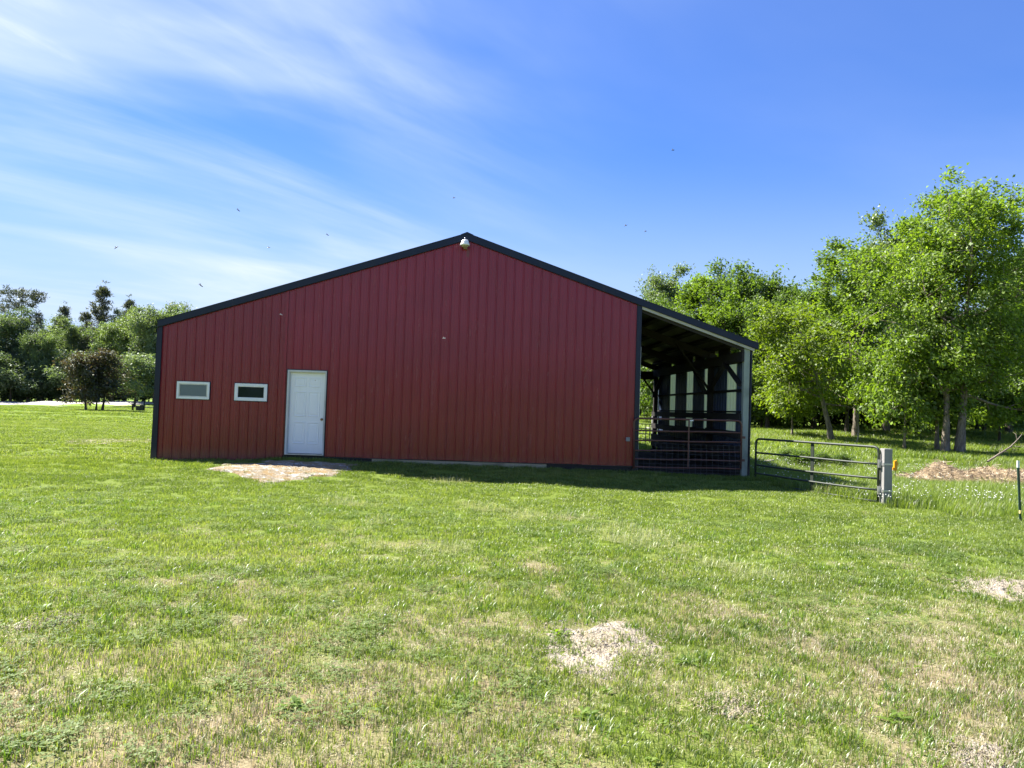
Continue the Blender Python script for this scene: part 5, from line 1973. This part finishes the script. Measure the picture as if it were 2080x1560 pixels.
# near lawn
x, y = jitter_grid(-12, 13, -17.8, -11, 0.205, rg0)
k = visible(x, y, 1.5) & ~bare_mask(x, y)
x, y = x[k], y[k]
dn = 0.55 * vnoise(x, y, 0.55, 1) + 0.45 * vnoise(x, y, 1.9, 2)
thin = np.clip((y + 16.5) / 5.5, 0, 1)
keep = rg0.random(x.size) < np.clip(0.25 + 1.5 * dn - 0.25 * (1 - thin), 0.2, 1)
x, y, dn = x[keep], y[keep], dn[keep]
add(x, y, 0.7 + 0.6 * dn + 0.1 * rg0.random(x.size), rg0.integers(0, 5, x.size))
# middle lawn up to the barn
x, y = jitter_grid(-17, 13, -11.2, 1.0, 0.36, rg0)
k = visible(x, y, 2.0) & ~bare_mask(x, y) & ~in_barn(x, y) & ~in_meadow(x, y)
x, y = x[k], y[k]
near_wall = np.clip((y + 3.0) / 2.5, 0, 1)
add(x, y, 0.85 + 0.35 * vnoise(x, y, 0.7, 3) + 0.35 * near_wall, 5 + rg0.integers(0, 4, x.size))
# left lawn beyond the barn
x, y = jitter_grid(-36, -7.0, 0.0, 26, 0.85, rg0)
k = visible(x, y, 3.0) & ~in_barn(x, y)
x, y = x[k], y[k]
add(x, y, 0.9 + 0.3 * rg0.random(x.size), 9 + rg0.integers(0, 4, x.size))
x, y = jitter_grid(-75, -9, 25, 66, 1.8, rg0)
k = visible(x, y, 4.0)
x, y = x[k], y[k]
add(x, y, 0.9 + 0.3 * rg0.random(x.size), 13 + rg0.integers(0, 2, x.size))
X = np.concatenate(PX_)
Y = np.concatenate(PY_)
S_ = np.concatenate(SC_)
I_ = np.concatenate(ID_)
n = X.size
scatter('lawn_grass', tiles, np.stack([X, Y, terr(X, Y)], 1), np.stack([np.zeros(n), np.zeros(n), rg0.uniform(0, 2 * PI, n)], 1), np.stack([np.ones(n), np.ones(n), S_], 1), I_)

# dead thatch and mown clippings lying between the blades
tiles = [blade_tile('t', 240 + i, 0.34, 210, 0.03, 0.085, 0.0034, 0.6, B_STRAW, flat=0.9, clumpy=0.2) for i in range(4)]
tiles += [blade_tile('t', 250 + i, 0.5, 170, 0.06, 0.17, 0.0042, 0.6, B_CLIP, flat=0.75, clumpy=0.5) for i in range(3)]
x, y = jitter_grid(-12, 13, -17.8, -8.5, 0.27, rg0)
k = visible(x, y, 1.5) & ~bare_mask(x, y)
x, y = x[k], y[k]
dn = 0.55 * vnoise(x, y, 0.55, 1) + 0.45 * vnoise(x, y, 1.9, 2)
keep = rg0.random(x.size) < np.clip(1.25 - 1.1 * dn, 0.1, 1) * np.clip((-8.0 - y) / 4.5, 0.1, 1)
x, y = x[keep], y[keep]
i1 = rg0.integers(0, 4, x.size)
# wind-rows left by the mower: pale streaks across the lawn
rows = []
for (a, b), wdt, cnt in ((((980, 1030), (1150, 1062)), 0.3, 11), (((1150, 1062), (1400, 1128)), 0.4, 9), (((1250, 1095), (1620, 1180)), 0.4, 10), (((640, 1010), (760, 1065)), 0.4, 6), (((1130, 1050), (1330, 1090)), 0.45, 7),
                         (((820, 1000), (930, 985)), 0.3, 5), (((690, 1085), (900, 1130)), 0.45, 7)):
    p, q = np.array(zpt(*a, -0.2)), np.array(zpt(*b, -0.2))
    t = rg0.random(cnt)[:, None]
    rows.append(p + (q - p) * t + rg0.normal(0, wdt, (cnt, 2)) * (0.6, 0.45))
rows = np.concatenate(rows)
X = np.concatenate([x, rows[:, 0]])
Y = np.concatenate([y, rows[:, 1]])
I_ = np.concatenate([i1, 4 + rg0.integers(0, 3, len(rows))])
n = X.size
scatter('dry_thatch', tiles, np.stack([X, Y, terr(X, Y) + np.where(I_ > 3, 0.03, 0.004)], 1), np.stack([np.zeros(n), np.zeros(n), rg0.uniform(0, 2 * PI, n)], 1), np.ones((n, 3)), I_)

# tall grass of the meadow
tiles = [blade_tile('t', 260 + i, 0.55, 330, 0.13, 0.36, 0.0065, 0.55, B_MEADOW, flat=0.02, clumpy=0.3) for i in range(4)]
tiles += [blade_tile('t', 270 + i, 1.3, 800, 0.13, 0.34, 0.016, 0.6, B_MEADOW, flat=0.02, clumpy=0.3) for i in range(3)]
tiles += [blade_tile('t', 280 + i, 0.30, 120, 0.08, 0.22, 0.006, 0.5, B_MEADOW, clumpy=0.3) for i in range(2)]
x, y = jitter_grid(7, 22, -9, 8, 0.42, rg0)
k = visible(x, y, 2.0) & in_meadow(x, y) & ~in_barn(x, y)
x, y = x[k], y[k]
x2, y2 = jitter_grid(4, 48, 8, 42, 1.1, rg0)
k = visible(x2, y2, 4.0) & ~in_barn(x2, y2) & (x2 > 0.6 + 0.12 * y2) & ((y2 > 10.5) | (x2 > 7.6))
x2, y2 = x2[k], y2[k]
# rank grass at the foot of walls, posts and gates where the mower does not reach
ex = [np.stack([rg0.uniform(4.4, 7.4, 46), rg0.uniform(-0.32, -0.02, 46)], 1), np.stack([rg0.uniform(-3.2, 4.4, 50), rg0.uniform(-0.14, -0.03, 50)], 1),
      np.stack([rg0.normal(9.1, 0.15, 14), rg0.normal(-3.62, 0.12, 14)], 1), np.stack([rg0.normal(7.4, 0.16, 16), rg0.normal(-0.12, 0.12, 16)], 1),
      np.stack([rg0.uniform(-7.5, -4.6, 24), rg0.uniform(-0.12, -0.04, 24)], 1), np.stack([rg0.uniform(-4.6, -3.2, 22), rg0.uniform(-0.3, -0.05, 22)], 1)]
tt = rg0.random(9)[:, None]
ex.append(A[:2] * (1 - tt) + B[:2] * tt + rg0.normal(0, 0.06, (9, 2)))
ex = np.concatenate(ex)
X = np.concatenate([x, x2, ex[:, 0]])
Y = np.concatenate([y, y2, ex[:, 1]])
hs = np.concatenate([0.65 + 0.6 * vnoise(x, y, 0.6, 5), 0.75 + 0.5 * vnoise(x2, y2, 0.3, 6), np.full(len(ex), 0.62)])
I_ = np.concatenate([rg0.integers(0, 4, x.size), 4 + rg0.integers(0, 3, x2.size), 7 + rg0.integers(0, 2, len(ex))])
n = X.size
scatter('meadow_grass', tiles, np.stack([X, Y, terr(X, Y)], 1), np.stack([np.zeros(n), np.zeros(n), rg0.uniform(0, 2 * PI, n)], 1), np.stack([np.ones(n), np.ones(n), hs], 1), I_)

# broad-leaved weeds and clover in the lawn
tiles = [weed_tile('t', 300 + i, 9 + i, 0.055, 0.018, B_WEED, 0.3) for i in range(3)] + [weed_tile('t', 304, 16, 0.085, 0.03, B_WEED, 0.45)]
tiles += [clover_tile('t', 310 + i, 90, 0.22, B_CLOVER) for i in range(3)]
x, y = jitter_grid(-12, 12, -17.5, -5, 0.42, rg0)
k = visible(x, y, 1.2) & ~bare_mask(x, y)
x, y = x[k], y[k]
cl = vnoise(x, y, 0.5, 9) * 0.6 + vnoise(x, y, 1.4, 10) * 0.4 + 0.10 * np.clip(-(x - 0.5) / 3, -1, 1)
kc = cl > 0.50
kw = (rg0.random(x.size) < 0.10) & ~kc
X = np.concatenate([x[kc], x[kw]])
Y = np.concatenate([y[kc], y[kw]])
I_ = np.concatenate([4 + rg0.integers(0, 3, kc.sum()), rg0.integers(0, 3, kw.sum())])
sp = np.array([zpt(*p, -0.2) for p in ((1190, 1460), (1820, 1470), (1450, 1440), (1530, 1490), (90, 1240), (1135, 1290), (600, 1440), (1395, 1350))])
X = np.concatenate([X, sp[:, 0]])
Y = np.concatenate([Y, sp[:, 1]])
I_ = np.concatenate([I_, np.full(len(sp), 3)])
n = X.size
s = np.repeat(rg0.uniform(0.7, 1.25, n)[:, None], 3, 1)
scatter('lawn_weeds', tiles, np.stack([X, Y, terr(X, Y) + 0.008], 1), np.stack([np.zeros(n), np.zeros(n), rg0.uniform(0, 2 * PI, n)], 1), s, I_)

B_TUFT = mat_blade('rank_tuft_blades', ((0.055, 0.115, 0.012), (0.105, 0.185, 0.020), (0.190, 0.270, 0.050)), STRAW, 0.75, 1.2, 0.5, 0.05)
tiles = [blade_tile('t', 400 + i, 0.15, 70, 0.05, 0.125, 0.0046, 0.8, B_TUFT, flat=0.05, clumpy=0.5) for i in range(4)]
x, y = jitter_grid(-12, 12, -17.6, -6, 0.30, rg0)
cl = 0.6 * vnoise(x, y, 0.8, 21) + 0.4 * vnoise(x, y, 2.6, 22)
k = visible(x, y, 1.2) & ~bare_mask(x, y) & (rg0.random(x.size) < np.clip((cl - 0.42) * 2.6, 0.02, 0.75))
x, y = x[k], y[k]
n = x.size
sc_ = rg0.uniform(0.6, 1.15, n)[:, None] * np.array([[1.2, 1.2, 1.0]])
scatter('grass_tufts', tiles, np.stack([x, y, terr(x, y)], 1), np.stack([np.zeros(n), np.zeros(n), rg0.uniform(0, 2 * PI, n)], 1), sc_, rg0.integers(0, 4, n))

# white clover heads: thick behind the gate, a few in the lawn
tiles = [flower_tile('t', 320 + i, 6, 0.6, 0.30, 0.012, [M_PETAL, M_STALK]) for i in range(2)] + [flower_tile('t', 330, 1, 0.02, 0.06, 0.011, [M_PETAL, M_STALK])]
k = 300
fx = rg0.uniform(8.0, 17, k)
fy = rg0.uniform(-4.5, 9, k)
kk = in_meadow(fx, fy) & visible(fx, fy, 1) & (vnoise(fx, fy, 0.4, 12) > 0.42)
x, y = fx[kk], fy[kk]
k2 = 150
lx2 = rg0.uniform(-9, 5, k2)
ly2 = rg0.uniform(-13, -3, k2)
kk = visible(lx2, ly2, 0) & (rg0.random(k2) < np.where(lx2 < 0, 0.7, 0.25))
X = np.concatenate([x, lx2[kk]])
Y = np.concatenate([y, ly2[kk]])
I_ = np.concatenate([rg0.integers(0, 2, x.size), np.full(kk.sum(), 2)])
n = X.size
scatter('clover_flowers', tiles, np.stack([X, Y, terr(X, Y)], 1), np.stack([np.zeros(n), np.zeros(n), rg0.uniform(0, 2 * PI, n)], 1), np.ones((n, 3)), I_)

# crumbs, chips and dead stalks on the bare ground
tiles = [blade_tile('t', 340 + i, 0.3, 60, 0.02, 0.07, 0.005, 0.6, B_STRAW, flat=0.95, clumpy=0.2) for i in range(2)]


def pebble_tile(name, seed, n, size, mat):
    g = np.random.default_rng(seed)
    V, F = [], []
    base = np.array([(1, 0, 0), (-1, 0, 0), (0, 1, 0), (0, -1, 0), (0, 0, 0.7), (0, 0, -0.5)], float)
    tri = [(0, 2, 4), (2, 1, 4), (1, 3, 4), (3, 0, 4), (2, 0, 5), (1, 2, 5), (3, 1, 5), (0, 3, 5)]
    for i in range(n):
        r = size * 0.011 * g.lognormal(0, 0.55)
        c = np.array((g.uniform(-size / 2, size / 2), g.uniform(-size / 2, size / 2), r * 0.3))
        b = len(V)
        V += list(c + base * r * g.uniform(0.6, 1.3, (6, 3)))
        F += [tuple(b + q for q in t) for t in tri]
    me = bpy.data.meshes.new(name)
    me.from_pydata([tuple(v) for v in V], [], F)
    me.materials.append(mat)
    return bpy.data.objects.new(name, me)


tiles += [pebble_tile('t', 350 + i, 70, 0.3, M_SAND) for i in range(2)] + [pebble_tile('t', 352, 60, 0.3, M_APRON)]
tiles += [blade_tile('t', 360, 0.12, 34, 0.03, 0.085, 0.0042, 0.7, B_LAWN, clumpy=0.7)]
PT, II = [], []
for pi, p in enumerate(BARE + [APRON]):
    c, th, R_ = p
    m = int(30 + 30 * np.mean(R_) ** 2 * PI * (1.8 if pi == 0 else 1))
    a = rg0.uniform(-PI, PI, m)
    r = np.sqrt(rg0.random(m)) * np.interp(a, th, R_, period=2 * PI)
    PT.append(np.stack([c[0] + r * np.cos(a), c[1] + r * np.sin(a)], 1))
    ch = rg0.random(m)
    II.append(np.where(ch < 0.20, rg0.integers(0, 2, m), np.where(ch < 0.45, (4 if p is APRON else 2 + rg0.integers(0, 2, m)), 5)))
PT = np.concatenate(PT)
I_ = np.concatenate(II)
n = len(I_)
lift = np.where(I_ == 5, 0.012, 0.03)
scatter('soil_crumbs', tiles, np.stack([PT[:, 0], PT[:, 1], terr(PT[:, 0], PT[:, 1]) + lift], 1), np.stack([np.zeros(n), np.zeros(n), rg0.uniform(0, 2 * PI, n)], 1), np.ones((n, 3)), I_)

# the line of trees across the field on the photographer's side: the windows and the glossy red steel mirror it
tl = []
for k_, lf in (('mid_c', 'mid'), ('mid_a', 'dark')):
    me = KINDS[k_][1].copy()
    me.materials.append(LEAF[lf])
    tl.append(bpy.data.objects.new('t', me))
x = np.arange(-78, 80, 4.6) + rg0.uniform(-1.2, 1.2, 35)
y = -72 + rg0.uniform(-5, 5, x.size)
n = x.size
sc_ = rg0.uniform(0.55, 0.75, n)[:, None] * np.array([[1.15, 1.15, 1.0]])
scatter('treeline', tl, np.stack([x, y, terr(x, y) - 0.6], 1), np.stack([np.zeros(n), np.zeros(n), rg0.uniform(0, 6.28, n)], 1), sc_, rg0.integers(0, 2, n))
